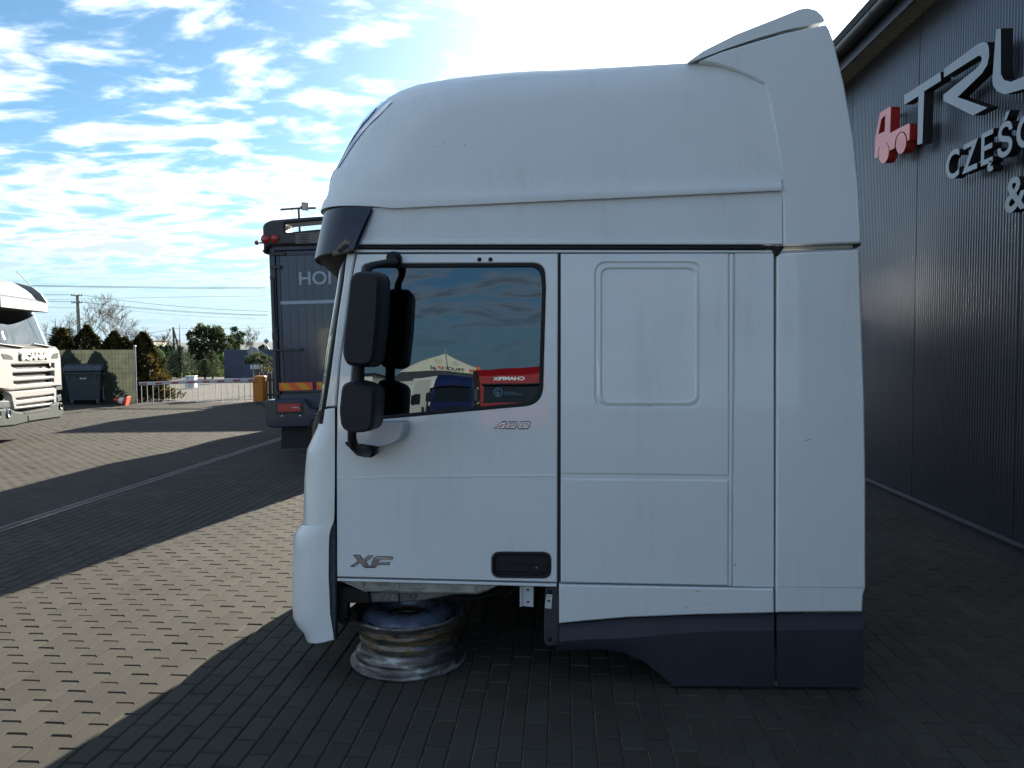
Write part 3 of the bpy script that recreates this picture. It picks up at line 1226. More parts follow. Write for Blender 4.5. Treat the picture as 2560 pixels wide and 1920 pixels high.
def label_sticker():
    lp = [(1367, 1486), (1381, 1487), (1378, 1522), (1362.5, 1520), (1364.5, 1496)]
    o = cabpanel('paper_label', lp, mat('paper_label', (0.62, 0.63, 0.62), 0.7, var=0.05), off=0.024, thick=0.002, cham=0.0)
    ink = mat('label_ink', (0.08, 0.09, 0.1), 0.8)
    mb = MB()
    for k, (w, h) in enumerate(((10, 2.2), (7, 1.2), (9, 6), (10, 1.2), (6, 1.2), (8, 1.2))):
        v = 1490 + k * 4.6 + (3 if k > 2 else 0)
        mb.panel(pxp([(1368 - k * .4, v), (1368 - k * .4 + w, v + .7), (1368 - k * .4 + w, v + h), (1368 - k * .4, v + h - .7)], 0.0225), 0.001)
    mb.build('print', ink, o)


label_sticker()

# step bracket, floor pressings, brackets under the door
ALU = mat('painted_bracket', (0.55, 0.57, 0.6), 0.45, var=0.08, vscale=12)
BR = cabpanel('step_bracket', [(1304, 1466), (1334, 1466), (1333.5, 1518), (1304, 1515)], ALU, off=0.05, thick=0.006, cham=0.0015)
cabpanel('bracket_flange', [(1299.5, 1466), (1304, 1466), (1304, 1517), (1299.5, 1518)], ALU, off=0.04, thick=0.04, cham=0.001, parent=BR)
for v in (1475, 1505):
    MB().lathe([(0.0001, -0.003), (0.004, -0.003), (0.006, 0.0), (0.006, 0.006)], CF.p(1320, v, 0.05), 12, 'Y').build('rivet', BLACK, BR)
FLOORW = mat('grubby_white_underside', (0.42, 0.42, 0.38), 0.6, var=0.15, vscale=10, dirt=(0.10, 0.09, 0.07), dscale=14, damt=0.7)
FP = cabpanel('floor_pressing', [(846, 1450), (1250, 1462), (1239, 1468), (1217, 1480), (1190, 1487), (1000, 1484), (917, 1480), (880, 1464)], FLOORW, off=0.075, thick=0.25, cham=0.012)
for pl in ([(846, 1451), (880, 1465.5), (917, 1481), (917, 1476.5), (884, 1461), (856, 1450)], [(905, 1452), (908, 1452), (909, 1478), (906, 1477)], [(992, 1455), (997, 1455), (998, 1473), (993, 1473)],
           [(1160, 1462), (1188, 1462), (1188, 1482), (1160, 1481)], [(1188.5, 1461), (1192, 1461), (1193, 1484), (1189.5, 1484)], [(917, 1476), (1060, 1470), (1062, 1467), (1064, 1469), (1061, 1473), (917, 1479)]):
    cabpanel('weld_rib', pl, FLOORW, off=0.068, thick=0.02, cham=0.002, parent=FP)
MT = cabpanel('cab_mount', [(905, 1480), (1150, 1486), (1130, 1488), (1043, 1505), (924, 1507), (910, 1496)], mat('grubby_grey_mount', (0.17, 0.17, 0.165), 0.65, var=0.25, vscale=14), off=0.13, thick=0.3, cham=0.008)
for u in (964, 1030):
    c = CF.p(u, 1490, 0.128)
    MB().lathe([(0.009, 0.004), (0.010, -0.006), (0.016, -0.008), (0.020, -0.002), (0.026, -0.001), (0.028, 0.004)], c, 20, 'Y').build('mount_eye', MATS['grubby_grey_mount'], MT)
# rear of the floor, props the front of the cab stands on
mb = MB()
b0 = CF.p(1000, 1500, 0.35)
mb.box((b0.x + 0.02, 0.62, b0.z - 0.035), (0.34, 0.34, 0.07))
mb.build('mount_foot', DARKIN, CAB)
mb = MB()
p0, p1 = CF.p(850, 1470, 0.2), CF.p(1930, 1480, 0.2)
mb.box(((p0.x + p1.x) / 2, YC + 0.15, p0.z + 0.10), (p1.x - p0.x, 1.9, 0.16))
mb.build('floor_pan', DARKIN, CAB)
for x in (1.25,):
    for y in (0.55, 1.8):
        mb = MB()
        mb.box((x, y, 0.25), (0.14, 0.16, 0.5), bev=0.01)
        mb.build('support_leg', DARKIN, CAB)
for pl in ([(846, 1466), (920, 1470), (925, 1508), (868, 1508), (862, 1500), (846, 1500)], [(846, 1500), (868, 1500), (868, 1546), (858, 1546), (858, 1536), (846, 1534)], [(840, 1530), (850, 1536), (866, 1556), (862, 1566), (846, 1556)]):
    cabpanel('hinge_bracket', pl, BLACK, off=0.10, thick=0.06, cham=0.003)
MB().tube([CF.p(997, 1482, 0.12), CF.p(998, 1500, 0.11), CF.p(995, 1520, 0.12)], 0.004, 6).build('cable', RUBBER, CAB)

# --- rear roof collar and the deflector over it
UC = [(1750, 151.5), (1795, 160), (1843, 176), (1883, 194), (1912, 210), (1924, 251), (1939, 330), (1951.5, 418), (1956, 478), (1959.5, 517), (1960, 613), (2153, 607), (2153.5, 597), (2147.5, 470), (2133.5, 338),
      (2110, 207), (2086, 107), (2073, 72), (2066, 61), (2058, 62), (1964, 82), (1883, 105.5), (1803, 130)]
zc = CF.p(1990, 195).z
UCX, UCX0 = CF.p(1912, 210).x, CF.p(1750, 151).x


def ucb(p):
    d = max(0.0, p.z - zc)
    k = max(0.0, min(1.0, (UCX - p.x) / (UCX - UCX0)))
    return 0.10 * d + 0.26 * k ** 1.4 + (0.05 if p.x < UCX + 0.12 else 0.0) * min(1, max(0.0, p.z - zc + 0.25) / 0.25)


SIDEC = cabpanel('roof_collar', UC, WHITEM, off=-0.009, thick=0.12, cham=0.007)
cabpanel('collar_return', [(1962, 616), (2140, 611), (2140, 621), (1948, 624)], mat('cream_plastic', (0.34, 0.33, 0.29), 0.7, var=0.08), off=0.02, thick=0.03, cham=0.002)
cabpanel('collar_lip', [(2136, 610), (2153, 608), (2153, 612), (2146, 618), (2136, 619)], RUBBER, off=0.0, thick=0.03, cham=0.002)


def deflector():
    low = [(1735, 152), (1819, 120), (1900, 93), (1964.5, 74.5), (2059, 55)]
    upp = [(2061, 50), (2054, 38), (2040, 26), (2018, 20.5), (1998, 23.5), (1938, 48), (1839, 87), (1759, 127), (1724, 152)]
    lp = [CF.p(u, v, 0.0) for u, v in low + upp]
    secs = []
    ymin = [p.y for p in lp]
    for t, g in ((0.0, 1.0), (0.015, 1.02), (0.2, 1.05), (0.5, 1.07), (0.8, 1.05), (0.985, 1.02), (1.0, 1.0)):
        r = [Vector((p.x, p.y + (2 * YC - 2 * p.y) * t, 1.62 + (p.z - 1.62) * (1 + (g - 1) * 0.25))) for p in lp]
        secs.append(r + [r[0]])
    mb = MB()
    mb.grid(secs, True, flip=True)
    n = len(lp)
    for s, fl in ((secs[0], False), (secs[-1], True)):
        tr = tessellate_polygon([[Vector((p.x, p.z, 0)) for p in s[:n]]])
        fs = []
        for x in tr:
            p, q_, r_ = (s[i] for i in x)
            a = (q_.x - p.x) * (r_.z - p.z) - (r_.x - p.x) * (q_.z - p.z)
            fs.append(tuple(x) if (a > 0) != fl else tuple(reversed(x)))
        mb.add(s[:n], fs)
    mb.build('roof_deflector', WHITEM, CAB, sharp=40)
    cabpanel('deflector_bracket', [(1800, 126), (1880, 99), (1962, 74), (1962, 86), (1883, 110), (1805, 134)], MATS['cream_plastic'], off=0.08, thick=0.02, cham=0.0)


deflector()


# --- mirrors
def housing(name, px, off, depth, mt, parent, backoff=0.0, taper=0.8):
    """a cushion-shaped shell: traced outline, rounded towards the front and back"""
    lp = [CF.p(u, v, off) for u, v in px]
    cx = sum(p.x for p in lp) / len(lp)
    cz = sum(p.z for p in lp) / len(lp)
    rows = []
    for t, k in ((0.0, 0.80), (0.03, 0.90), (0.12, 0.965), (0.28, 1.0), (0.72, 1.0), (0.9, 0.97), (1.0, 0.88)):
        r = [Vector((cx + (p.x - cx) * k + backoff * t, p.y - depth / 2 + depth * t, cz + (p.z - cz) * (k * .55 + .45))) for p in lp]
        rows.append(r + [r[0]])
    mb = MB()
    mb.grid(rows, True, flip=True)
    n = len(lp)
    for s, fl in ((rows[0], False), (rows[-1], True)):
        tr = tessellate_polygon([[Vector((p.x, p.z, 0)) for p in s[:n]]])
        fs = []
        for x in tr:
            p, q_, r_ = (s[i] for i in x)
            a = (q_.x - p.x) * (r_.z - p.z) - (r_.x - p.x) * (q_.z - p.z)
            fs.append(tuple(x) if (a > 0) != fl else tuple(reversed(x)))
        mb.add(s[:n], fs, True)
    o = mb.build(name, mt, parent)
    if name != 'mirror_foot_cover':
        sm = [Vector((cx + (p.x - cx) * 1.002, p.y, cz + (p.z - cz) * 1.002)) for p in rows[4]]
        MB().tube(sm, 0.0022, 5, False).build('housing_seam', RUBBER, o)
    return o


MIRM = mat('mirror_shell', (0.010, 0.010, 0.014), 0.45, spec=0.35, bump=0.3, bscale=420, var=0.15)
z4 = (800, 600, 0.3374)
big = rounded(crop([(272, 240), (498, 246), (480, 600), (440, 944), (240, 934), (204, 850)], *z4), [26, 22, 0, 24, 24, 26], 6)
small = rounded(crop([(200, 1040), (340, 1042), (458, 1095), (440, 1395), (320, 1420), (196, 1396), (178, 1250)], *z4), [24, 26, 20, 18, 24, 24, 10], 6)
MIR = housing('mirror_housing', big, -0.34, 0.24, MIRM, CAB)
MIR2 = housing('wide_mirror_housing', small, -0.34, 0.22, MIRM, CAB)
# the silvered plates face backwards
for nm, pl, par in (('mirror_plate', (975, 700, 905), MIR), ('wide_mirror_plate', (951, 975, 1062), MIR2)):
    a = CF.p(pl[0] - 12, pl[1], -0.34)
    b = CF.p(pl[0] - 22, pl[2], -0.34)
    mb = MB()
    mb.box(((a.x + b.x) / 2 + 0.004, a.y, (a.z + b.z) / 2), (0.01, 0.17, (a.z - b.z) * 0.86), ry=math.atan2(a.x - b.x, a.z - b.z))
    mb.v = [(x - 0.028, y, zz) for x, y, zz in mb.v]
    mb.build(nm, mat('mirror_silver', (0.6, 0.6, 0.62), 0.03, metal=1.0), par)
arm = [CF.p(986, 650, -0.02), CF.p(984, 657, -0.10), CF.p(962, 658, -0.20), CF.p(930, 664, -0.30), CF.p(919, 672, -0.34), CF.p(918, 700, -0.34)]
MB().tube(arm, [0.018, 0.020, 0.017, 0.017, 0.019, 0.019], 12).build('mirror_arm', BLACK, CAB)
c = CF.p(986, 648, -0.012)
MB().lathe([(0.0001, -0.05), (0.018, -0.048), (0.034, -0.03), (0.036, -0.012), (0.036, 0.014)], c, 24, 'Y').build('arm_boss', BLACK, CAB)
MB().tube([CF.p(897, 900, -0.34), CF.p(896, 970, -0.34)], 0.026, 12).build('mirror_post', BLACK, CAB)
low = [CF.p(880, 1065, -0.34), CF.p(880, 1095, -0.34), CF.p(884, 1114, -0.31), CF.p(898, 1128, -0.24), CF.p(915, 1130, -0.12), CF.p(922, 1124, 0.0)]
MB().tube(low, [0.020, 0.020, 0.021, 0.022, 0.026, 0.028], 12).build('mirror_arm', BLACK, CAB)
cov = rounded(crop([(240, 1430), (300, 1380), (450, 1345), (640, 1338), (662, 1362), (652, 1420), (625, 1470), (555, 1505), (450, 1527), (330, 1508), (240, 1500)], *z4), 6, 4)
o = housing('mirror_foot_cover', cov, -0.045, 0.11, mat('silver_grey_paint', (0.48, 0.50, 0.53), 0.35, coat=0.3, var=0.04), CAB)
cabpanel('mirror_foot', rounded(crop([(178, 1498), (330, 1505), (450, 1522), (408, 1548), (402, 1600), (380, 1614), (320, 1612), (280, 1570), (225, 1545), (195, 1528)], *z4), 4, 4), BLACK, off=-0.085, thick=0.085, cham=0.008)

# ------------------------------------------------------------------ the steel wheel rim under it
fp = ground(1000, 1707)
RC = Vector((fp.x + 0.0, fp.y + 0.295, 0))
rim = empty('wheel_rim', RC)
tag(rim, 'rusty steel wheel rim lying flat under the front of the white cab', 'wheel rim')


def rust_mat():
    m = mat('scuffed_rusty_steel', (0.10, 0.10, 0.105), 0.42, metal=0.55)
    q = NT(m.node_tree)
    b = m.node_tree.nodes['Principled BSDF']
    tc = q.n('ShaderNodeTexCoord')
    mp = q.n('ShaderNodeMapping')
    mp.inputs['Scale'].default_value = (1, 1, 5)
    q.l(tc.outputs['Object'], mp.inputs[0])
    n1 = q.n('ShaderNodeTexNoise', i_Scale=5.0, i_Detail=9.0, i_Roughness=0.7)
    n2 = q.n('ShaderNodeTexNoise', i_Scale=11.0, i_Detail=9.0, i_Roughness=0.75)
    q.l(mp.outputs[0], n1.inputs['Vector'])
    q.l(mp.outputs[0], n2.inputs['Vector'])
    c = q.ramp(n1.outputs[0], [(0.32, (0.025, 0.024, 0.025)), (0.47, (0.10, 0.098, 0.098)), (0.57, (0.20, 0.20, 0.20)), (0.66, (0.62, 0.63, 0.64))])
    sp = q.n('ShaderNodeSeparateXYZ')
    q.l(tc.outputs['Object'], sp.inputs[0])
    band = q.math('MULTIPLY', q.maprange(sp.outputs[2], 0.09, 0.13, 0.15, 1), q.maprange(sp.outputs[2], 0.20, 0.23, 1, 0.1))
    c = q.mix(q.math('MULTIPLY', q.maprange(n2.outputs[0], 0.45, 0.58, 0, 0.9), band), c, (0.26, 0.16, 0.05, 1))
    q.l(c, b.inputs['Base Color'])
    q.l(q.maprange(n2.outputs[0], 0.4, 0.65, 0.28, 0.8), b.inputs['Roughness'])
    q.l(q.maprange(n2.outputs[0], 0.4, 0.62, 0.75, 0.1), b.inputs['Metallic'])
    bp = q.n('ShaderNodeBump')
    bp.inputs['Strength'].default_value = 0.4
    bp.inputs['Distance'].default_value = 0.004
    q.l(n1.outputs[0], bp.inputs['Height'])
    q.l(bp.outputs[0], b.inputs['Normal'])
    return m


RUST = rust_mat()
mb = MB()
mb.lathe([(0.282, 0.004), (0.292, 0.0), (0.298, 0.006), (0.299, 0.014), (0.292, 0.022), (0.276, 0.028), (0.268, 0.038), (0.264, 0.052), (0.268, 0.062), (0.262, 0.070), (0.246, 0.078), (0.238, 0.09), (0.236, 0.112),
          (0.240, 0.124), (0.248, 0.130), (0.244, 0.138), (0.238, 0.146), (0.240, 0.168), (0.250, 0.176), (0.262, 0.182), (0.266, 0.190), (0.262, 0.198), (0.262, 0.214), (0.268, 0.228), (0.280, 0.238), (0.294, 0.246), (0.300, 0.256),
          (0.299, 0.264), (0.292, 0.268), (0.284, 0.262), (0.262, 0.240), (0.250, 0.212), (0.246, 0.18)], (0, 0, 0), 72)
mb.build('barrel', RUST, rim)
disc = mat('blue_grey_wheel_disc', (0.17, 0.20, 0.29), 0.35, metal=0.35, var=0.2, vscale=9, dirt=(0.02, 0.02, 0.02), dscale=6, damt=0.8)
mb = MB()
mb.lathe([(0.248, 0.19), (0.244, 0.215), (0.234, 0.240), (0.216, 0.262), (0.196, 0.274), (0.176, 0.279), (0.145, 0.279), (0.122, 0.276), (0.112, 0.268), (0.110, 0.24)], (0, 0, 0), 64)
dk = mb.build('disc', disc, rim)
for k in range(10):
    a = 2 * math.pi * (k + 0.3) / 10
    mb = MB()
    c = Vector((math.cos(a) * 0.2375, math.sin(a) * 0.2375, 0.2345))
    nrm = Vector((math.cos(a) * 0.9, math.sin(a) * 0.9, 0.45)).normalized()
    tx = Vector((-math.sin(a), math.cos(a), 0))
    ty = nrm.cross(tx)
    pts = [c + nrm * 0.003 + tx * 0.026 * math.cos(t * math.pi / 8) + ty * 0.015 * math.sin(t * math.pi / 8) for t in range(16)]
    mb.add(pts, [tuple(range(16))])
    mb.build('hand_hole', DARKIN, dk)
for k in range(10):
    a = 2 * math.pi * (k + 0.8) / 10
    MB().lathe([(0.0001, 0.282), (0.012, 0.282), (0.013, 0.279)], (math.cos(a) * 0.155, math.sin(a) * 0.155, 0), 12).build('bolt_hole', DARKIN, dk)


# --- wear: chips, scratches and loose ends
def wear():
    dk = mat('chipped_paint', (0.07, 0.07, 0.07), 0.7)
    gr = mat('rub_mark', (0.30, 0.30, 0.29), 0.6)
    rng = random.Random(12)
    marks = [((1410, 1492), 3, 1.4, 0.2, dk), ((1715, 1519), 11, 1.6, -0.6, gr), ((1774, 1511), 6, 1.5, 0.7, gr), ((1745, 1478), 16, 1.6, 0.05, gr), ((1838, 1412), 3, 7, 0.1, gr), ((2020, 1100), 15, 1.0, -0.25, dk),
             ((1955, 1056), 4, 0.9, -0.3, dk), ((1624, 1014), 3, 3, 0, dk), ((1162, 362), 4, 1.0, -0.1, dk), ((1092, 366), 3, 1.2, 0, dk), ((1108, 357), 5, 0.8, -0.3, dk), ((1700, 330), 4, 0.8, 0.4, gr), ((1052, 1309), 2, 2, 0, dk), ((851, 1240), 2, 2, 0, dk),
             ((1080, 1245), 1.6, 1.6, 0, dk), ((1127, 1055), 1.8, 1.8, 0, dk), ((1520, 1330), 7, 0.9, 0.5, gr), ((1610, 1395), 9, 0.9, -0.2, gr), ((1740, 1290), 5, 0.9, 0.9, gr)]
    for (u, v), w, h, a, m in marks:
        c, s_ = math.cos(a), math.sin(a)
        pl = [(u + (x * c - y * s_), v + (x * s_ + y * c)) for x, y in ((-w / 2, 0), (-w / 5, -h / 2), (w / 3, -h / 2.5), (w / 2, 0), (w / 4, h / 2), (-w / 3, h / 2.6))]
        cabpanel('paint_chip', pl, m, off=-0.0135 if v > 1465 else (-0.0095 if u > 1940 else (-0.001 if v > 500 else 0.0)) - 0.001, thick=0.002, cham=0.0)
    for p in ([(880, 1478, 0.3), (930, 1500, 0.35), (1100, 1496, 0.4), (1220, 1482, 0.45)], [(1120, 1486, 0.3), (1180, 1498, 0.35), (1250, 1480, 0.4)], [(870, 1500, 0.2), (866, 1530, 0.25), (878, 1552, 0.3)], [(1240, 1470, 0.3), (1262, 1492, 0.32), (1290, 1470, 0.34)]):
        MB().tube([CF.p(*q_) for q_ in p], 0.008, 6).build('hose', RUBBER, CAB)


wear()
# ------------------------------------------------------------------ the dark hall on the right
wb0, wb1 = ground(2165, 1233), ground(2560, 1425)
hall_dir = Vector((math.sin(YARD_AZ), math.cos(YARD_AZ), 0))
HALL_YAW = math.atan2(-hall_dir.y, -hall_dir.x)
HF = Frame((wb1.x, wb1.y), HALL_YAW)             # x towards the camera, y into the wall
HALL = HF.empty('hall_building')
tag(HALL, 'dark ribbed metal hall with big raised lettering beside the cab', 'building')
PANEL = mat('anthracite_cladding', (0.085, 0.095, 0.115), 0.30, metal=0.6, var=0.06, vscale=2)
PW = 1.62
WALL_H = HF.p(2112, 208, 0.0).z


def clad_panel():
    """one ribbed sandwich panel, ribs a few millimetres deep"""
    n = 42
    pitch = (PW - 0.012) / n
    xs, ys = [], []
    for i in range(n):
        x0 = 0.006 + i * pitch
        for a, d in ((0.0, 0.0), (0.38, 0.0), (0.55, 0.0065), (0.83, 0.0065)):
            xs.append(x0 + a * pitch)
            ys.append(d)
    xs.append(PW - 0.006)
    ys.append(0.0)
    H0, H1 = 0.16, WALL_H + 0.05
    lo = [Vector((xs[0], 0.03, H0))] + [Vector((x, y, H0)) for x, y in zip(xs, ys)] + [Vector((xs[-1], 0.03, H0))]
    hi = [Vector((p.x, p.y, H1)) for p in lo]
    mb = MB()
    mb.grid([lo, hi], False)
    return mb.mesh('wall_panel')


pm = clad_panel()
pm.materials.append(PANEL)
seam_x = HF.p(2292, 560).x                       # a seam in the photograph fixes the rhythm
for k in range(-17, 6):
    o = bpy.data.objects.new('wall_panel', pm)
    COL.objects.link(o)
    o.parent = HALL
    o.location = (seam_x + k * PW, 0, 0)
X0, X1 = seam_x - 17 * PW, seam_x + 6 * PW
mb = MB()
mb.box(((X0 + X1) / 2, 6.03, 2.7), (X1 - X0, 12.0, 5.3))
mb.build('wall_core', mat('dark_core', (0.02, 0.02, 0.022), 0.8), HALL)
# base: upstand, drip flashing
FL = mat('grey_flashing', (0.06, 0.064, 0.075), 0.45, metal=0.4, var=0.1)
mb = MB()
mb.box(((X0 + X1) / 2, 0.0, 0.08), (X1 - X0, 0.05, 0.16))
mb.build('plinth', mat('dark_plinth', (0.035, 0.036, 0.04), 0.8, var=0.2), HALL)
mb = MB()
mb.box(((X0 + X1) / 2, -0.035, 0.172), (X1 - X0, 0.05, 0.022), rx=R(18))
mb.build('drip_flashing', FL, HALL)


# eave: gutter, soffit sheets, fascia
def eave():
    GUT = mat('dark_gutter', (0.02, 0.021, 0.024), 0.35, metal=0.3, var=0.1)
    g = HF.p(2087, 114, -0.42)
    gz = g.z
    cx = (X0 + X1) / 2
    L = X1 - X0
    r = 0.075
    prof = []
    for i in range(13):
        a = math.pi + math.pi * i / 12
        prof.append((-0.42 + r + math.cos(a) * r, gz - 0.02 + math.sin(a) * r))
    rows = [[Vector((x, y, z)) for y, z in prof] for x in (X0, X1)]
    mb = MB()
    mb.grid(rows, True)
    inn = [[Vector((x, -0.42 + r + (y + 0.42 - r) * 0.93, z + 0.002)) for y, z in prof] for x in (X1, X0)]
    mb.grid(inn, True)
    o = mb.build('gutter', GUT, HALL)
    k = X0 + 0.4
    while k < X1:
        m2 = MB()
        m2.grid([[Vector((x, -0.42 + r + (y + 0.42 - r) * 1.05, gz - 0.02 + (zz - gz + 0.02) * 1.05)) for y, zz in prof] for x in (k, k + 0.03)], True)
        m2.build('gutter_bracket', GUT, o)
        k += 0.9
    # fascia beneath the gutter and the soffit behind it
    mb = MB()
    mb.box((cx, -0.275, gz - 0.10), (L, 0.02, 0.20))
    mb.build('fascia', GUT, HALL)
    SO = mat('soffit_sheet', (0.20, 0.19, 0.15), 0.5, metal=0.2, var=0.1)
    xs = []
    n = int(L / 0.11)
    lo, hi = [], []
    for i in range(n):
        x = X0 + i * 0.11
        for a, d in ((0, 0), (0.04, 0), (0.055, 0.03), (0.095, 0.03)):
            lo.append(Vector((x + a, -0.27, gz - 0.19 + d)))
            hi.append(Vector((x + a, 0.0, gz - 0.15 + d + 0.02)))
    mb = MB()
    mb.grid([lo, hi], False)
    mb.build('soffit', SO, HALL)
    # roof sheet
    mb = MB()
    mb.add([(X0, -0.40, gz + 0.02), (X1, -0.40, gz + 0.02), (X1, 12, gz + 1.3), (X0, 12, gz + 1.3)], [(0, 1, 2, 3)])
    mb.build('roof', GUT, HALL)
    mb = MB()
    # gable end far off
    mb.add([(X0, 0, 0), (X0, 12.05, 0), (X0, 12.05, gz + 1.3), (X0, 0, gz)], [(0, 1, 2, 3)])
    mb.build('gable_wall', PANEL, HALL)


eave()

# raised lettering and the small lorry emblem
LET = mat('brushed_grey_letter', (0.23, 0.26, 0.29), 0.42, metal=0.35, var=0.04)
LETS = mat('letter_side', (0.008, 0.008, 0.010), 0.6)
REDM = mat('red_sign_face', (0.58, 0.07, 0.06), 0.35, coat=0.3)
REDS = mat('red_sign_side', (0.30, 0.015, 0.012), 0.5)
z5 = (2080, 80, 0.3135)
SOFF = -0.17


def raised(name, px, holes=(), off=SOFF, thick=0.085, face=LET, edge=LETS, parent=None):
    lp = [HF.p(u, v, off) for u, v in px]
    hl = [[HF.p(u, v, off) for u, v in h] for h in holes]
    mb = MB()
    mb.panel(lp, thick, hl, 0.0)
    me = mb.mesh(name)
    me.materials.append(face)
    me.materials.append(edge)
    for p in me.polygons:
        p.material_index = 0 if abs(p.normal.y) > 0.9 and p.center.y < off + 0.01 else 1
    return link(name, me, None, parent)


def sign_root(name, u, v, label):
    """lettering fixed to the wall: a thing of its own"""
    p = HF.p(u, v, -0.1)
    o = empty(name, HF.world((0, 0, 0)), HALL_YAW)
    tag(o, label, 'sign letter')
    return o


def standoffs(root, pts):
    for u, v in pts:
        p = HF.p(u, v, SOFF + 0.08)
        MB().tube([p, (p.x, 0.004, p.z)], 0.012, 6).build('standoff', LETS, root)


T = crop([(575, 505), (865, 318), (868, 389), (735, 472), (720, 888), (680, 900), (690, 510), (576, 581)], *z5)
Rr = crop([(892, 296), (1160, 98), (1205, 80), (1235, 84), (1250, 120), (1252, 190), (1238, 262), (1195, 330), (1000, 520), (1240, 603), (1125, 666), (888, 548), (888, 500), (1150, 292), (1188, 244), (1195, 208), (1182, 188), (1165, 190), (893, 362)], *z5)
U = [(2490, 74), (2502, 71), (2502, 185), (2510, 200), (2527, 204.5), (2560, 191), (2592, 172), (2604, 150), (2606, 18), (2632, 4), (2630, 150), (2616, 186), (2590, 210), (2560, 222), (2512, 236), (2492, 228), (2483, 214), (2481, 200)]
r = sign_root('wall_letter', 2300, 300, 'big grey raised letter T high on the dark hall wall')
raised('letter', T, parent=r)
standoffs(r, [(2300, 340), (2330, 205)])
r = sign_root('wall_letter', 2400, 200, 'big grey raised letter R without upright on the hall wall')
raised('letter', Rr, parent=r)
standoffs(r, [(2420, 140), (2400, 260)])
r = sign_root('wall_letter', 2500, 150, 'big grey raised letter U cut by the right photo edge')
raised('letter', U, parent=r)
standoffs(r, [(2494, 130), (2515, 220)])


def ell(cx, cy, rx, ry, sk=0.0, n=24, a0=0, a1=360):
    return [(cx + rx * math.cos(R(a0 + (a1 - a0) * i / n)), cy - ry * math.sin(R(a0 + (a1 - a0) * i / n)) + sk * rx * math.cos(R(a0 + (a1 - a0) * i / n))) for i in range(n + (a1 - a0 != 360))]


emb = empty('truck_emblem', HF.world((0, 0, 0)), HALL_YAW)
tag(emb, 'red lorry-shaped emblem mounted on the dark hall wall', 'emblem')
w1, w2 = (412, 962), (550, 886)
body = [(340, 1008), (345, 828), (384, 642), (460, 596), (470, 600), (463, 806), (606, 730), (622, 736), (616, 862), (598, 868)]
body += ell(w2[0], w2[1], 50, 92, -0.35, 12, 5, 172)
body += [(500, 925), (457, 948)]
body += ell(w1[0], w1[1], 46, 84, -0.35, 12, 5, 165)
body += [(366, 1000)]
raised('emblem_body', crop(body, *z5), [crop([(370, 815), (392, 698), (426, 660), (420, 792)], *z5)], face=REDM, edge=REDS, parent=emb)
for c in (w1, w2):
    raised('emblem_wheel', crop(ell(c[0], c[1], 41, 84, -0.3, 26), *z5), face=REDM, edge=REDS, parent=emb)
standoffs(emb, [(2215, 290), (2262, 330)])


# second line: letters of their own
def wall_text(chars, u0, vb, vt, label, spacing=1.06, sx=1.0):
    b = HF.p(u0, vb, SOFF)
    h = HF.p(u0, vt, SOFF).z - b.z
    x = b.x
    for c, lab in zip(chars, label):
        me = text_mesh(c, h / 0.73, 0.07, sx=sx, bold=0.006)
        w = max(v.co.x for v in me.vertices)
        mn = min(v.co.x for v in me.vertices)
        me.materials.clear()
        me.materials.append(LET)
        me.materials.append(LETS)
        for p in me.polygons:
            p.material_index = 0 if p.normal.y < -0.9 else 1
        root = empty('wall_letter', HF.world((x, SOFF, b.z)), HALL_YAW)
        tag(root, lab, 'sign letter')
        o = link('letter', me, None, root)
        o.location = (-mn, 0, 0)
        mb = MB()
        mb.box((0.5 * (w - mn), 0.115, h * 0.35), (0.02, 0.10, 0.02))
        mb.build('standoff', LETS, root)
        x += (w - mn) + h * 0.2


wall_text('CZĘŚC', 2364, 452, 382,
          ['small grey raised letter C left of the Z on the wall', 'small grey raised letter Z on the hall wall', 'small grey raised letter E with a tail below it',
           'small grey raised letter S with an accent stroke above', 'small grey raised letter C cut by the right photo edge'], sx=1.02)
wall_text('&', 2511, 533, 446, ['grey raised ampersand on the hall wall at the right edge'], sx=1.15)

# ------------------------------------------------------------------ the dark box lorry behind the cab
bl = ground(672, 1122)
BF = Frame((-3.62, 11.6), -YARD_AZ)
LOR = BF.empty('box_lorry')
LOR.rotation_euler = (0, R(-1.0), -YARD_AZ)
tag(LOR, 'dark blue-grey box lorry seen from behind, left of the white cab', 'lorry')
NAVY = mat('navy_lorry_paint', (0.024, 0.033, 0.060), 0.2, coat=0.35, var=0.05)
NAVYP = mat('navy_door_sheet', (0.020, 0.031, 0.066), 0.10, coat=0.35, spec=0.4, bump=0.035, bscale=7)
NAVYD = mat('navy_trim', (0.035, 0.046, 0.075), 0.35, metal=0.3)
GREYD = mat('dark_grey_moulding', (0.03, 0.03, 0.034), 0.5, bump=0.15, bscale=200, var=0.1)


def lq(u, v, off=0.0):
    return BF.p(u, v, off)


W = 2.2
LX0 = 0.0                                   # left side of the box
zt, zb = lq(700, 615).z, lq(700, 1000).z
# box body
mb = MB()
mb.box((W / 2, 4.06, (zt + zb) / 2 - 0.02), (W, 8.0, zt - zb), bev=0.03)
mb.build('box_body', NAVY, LOR)
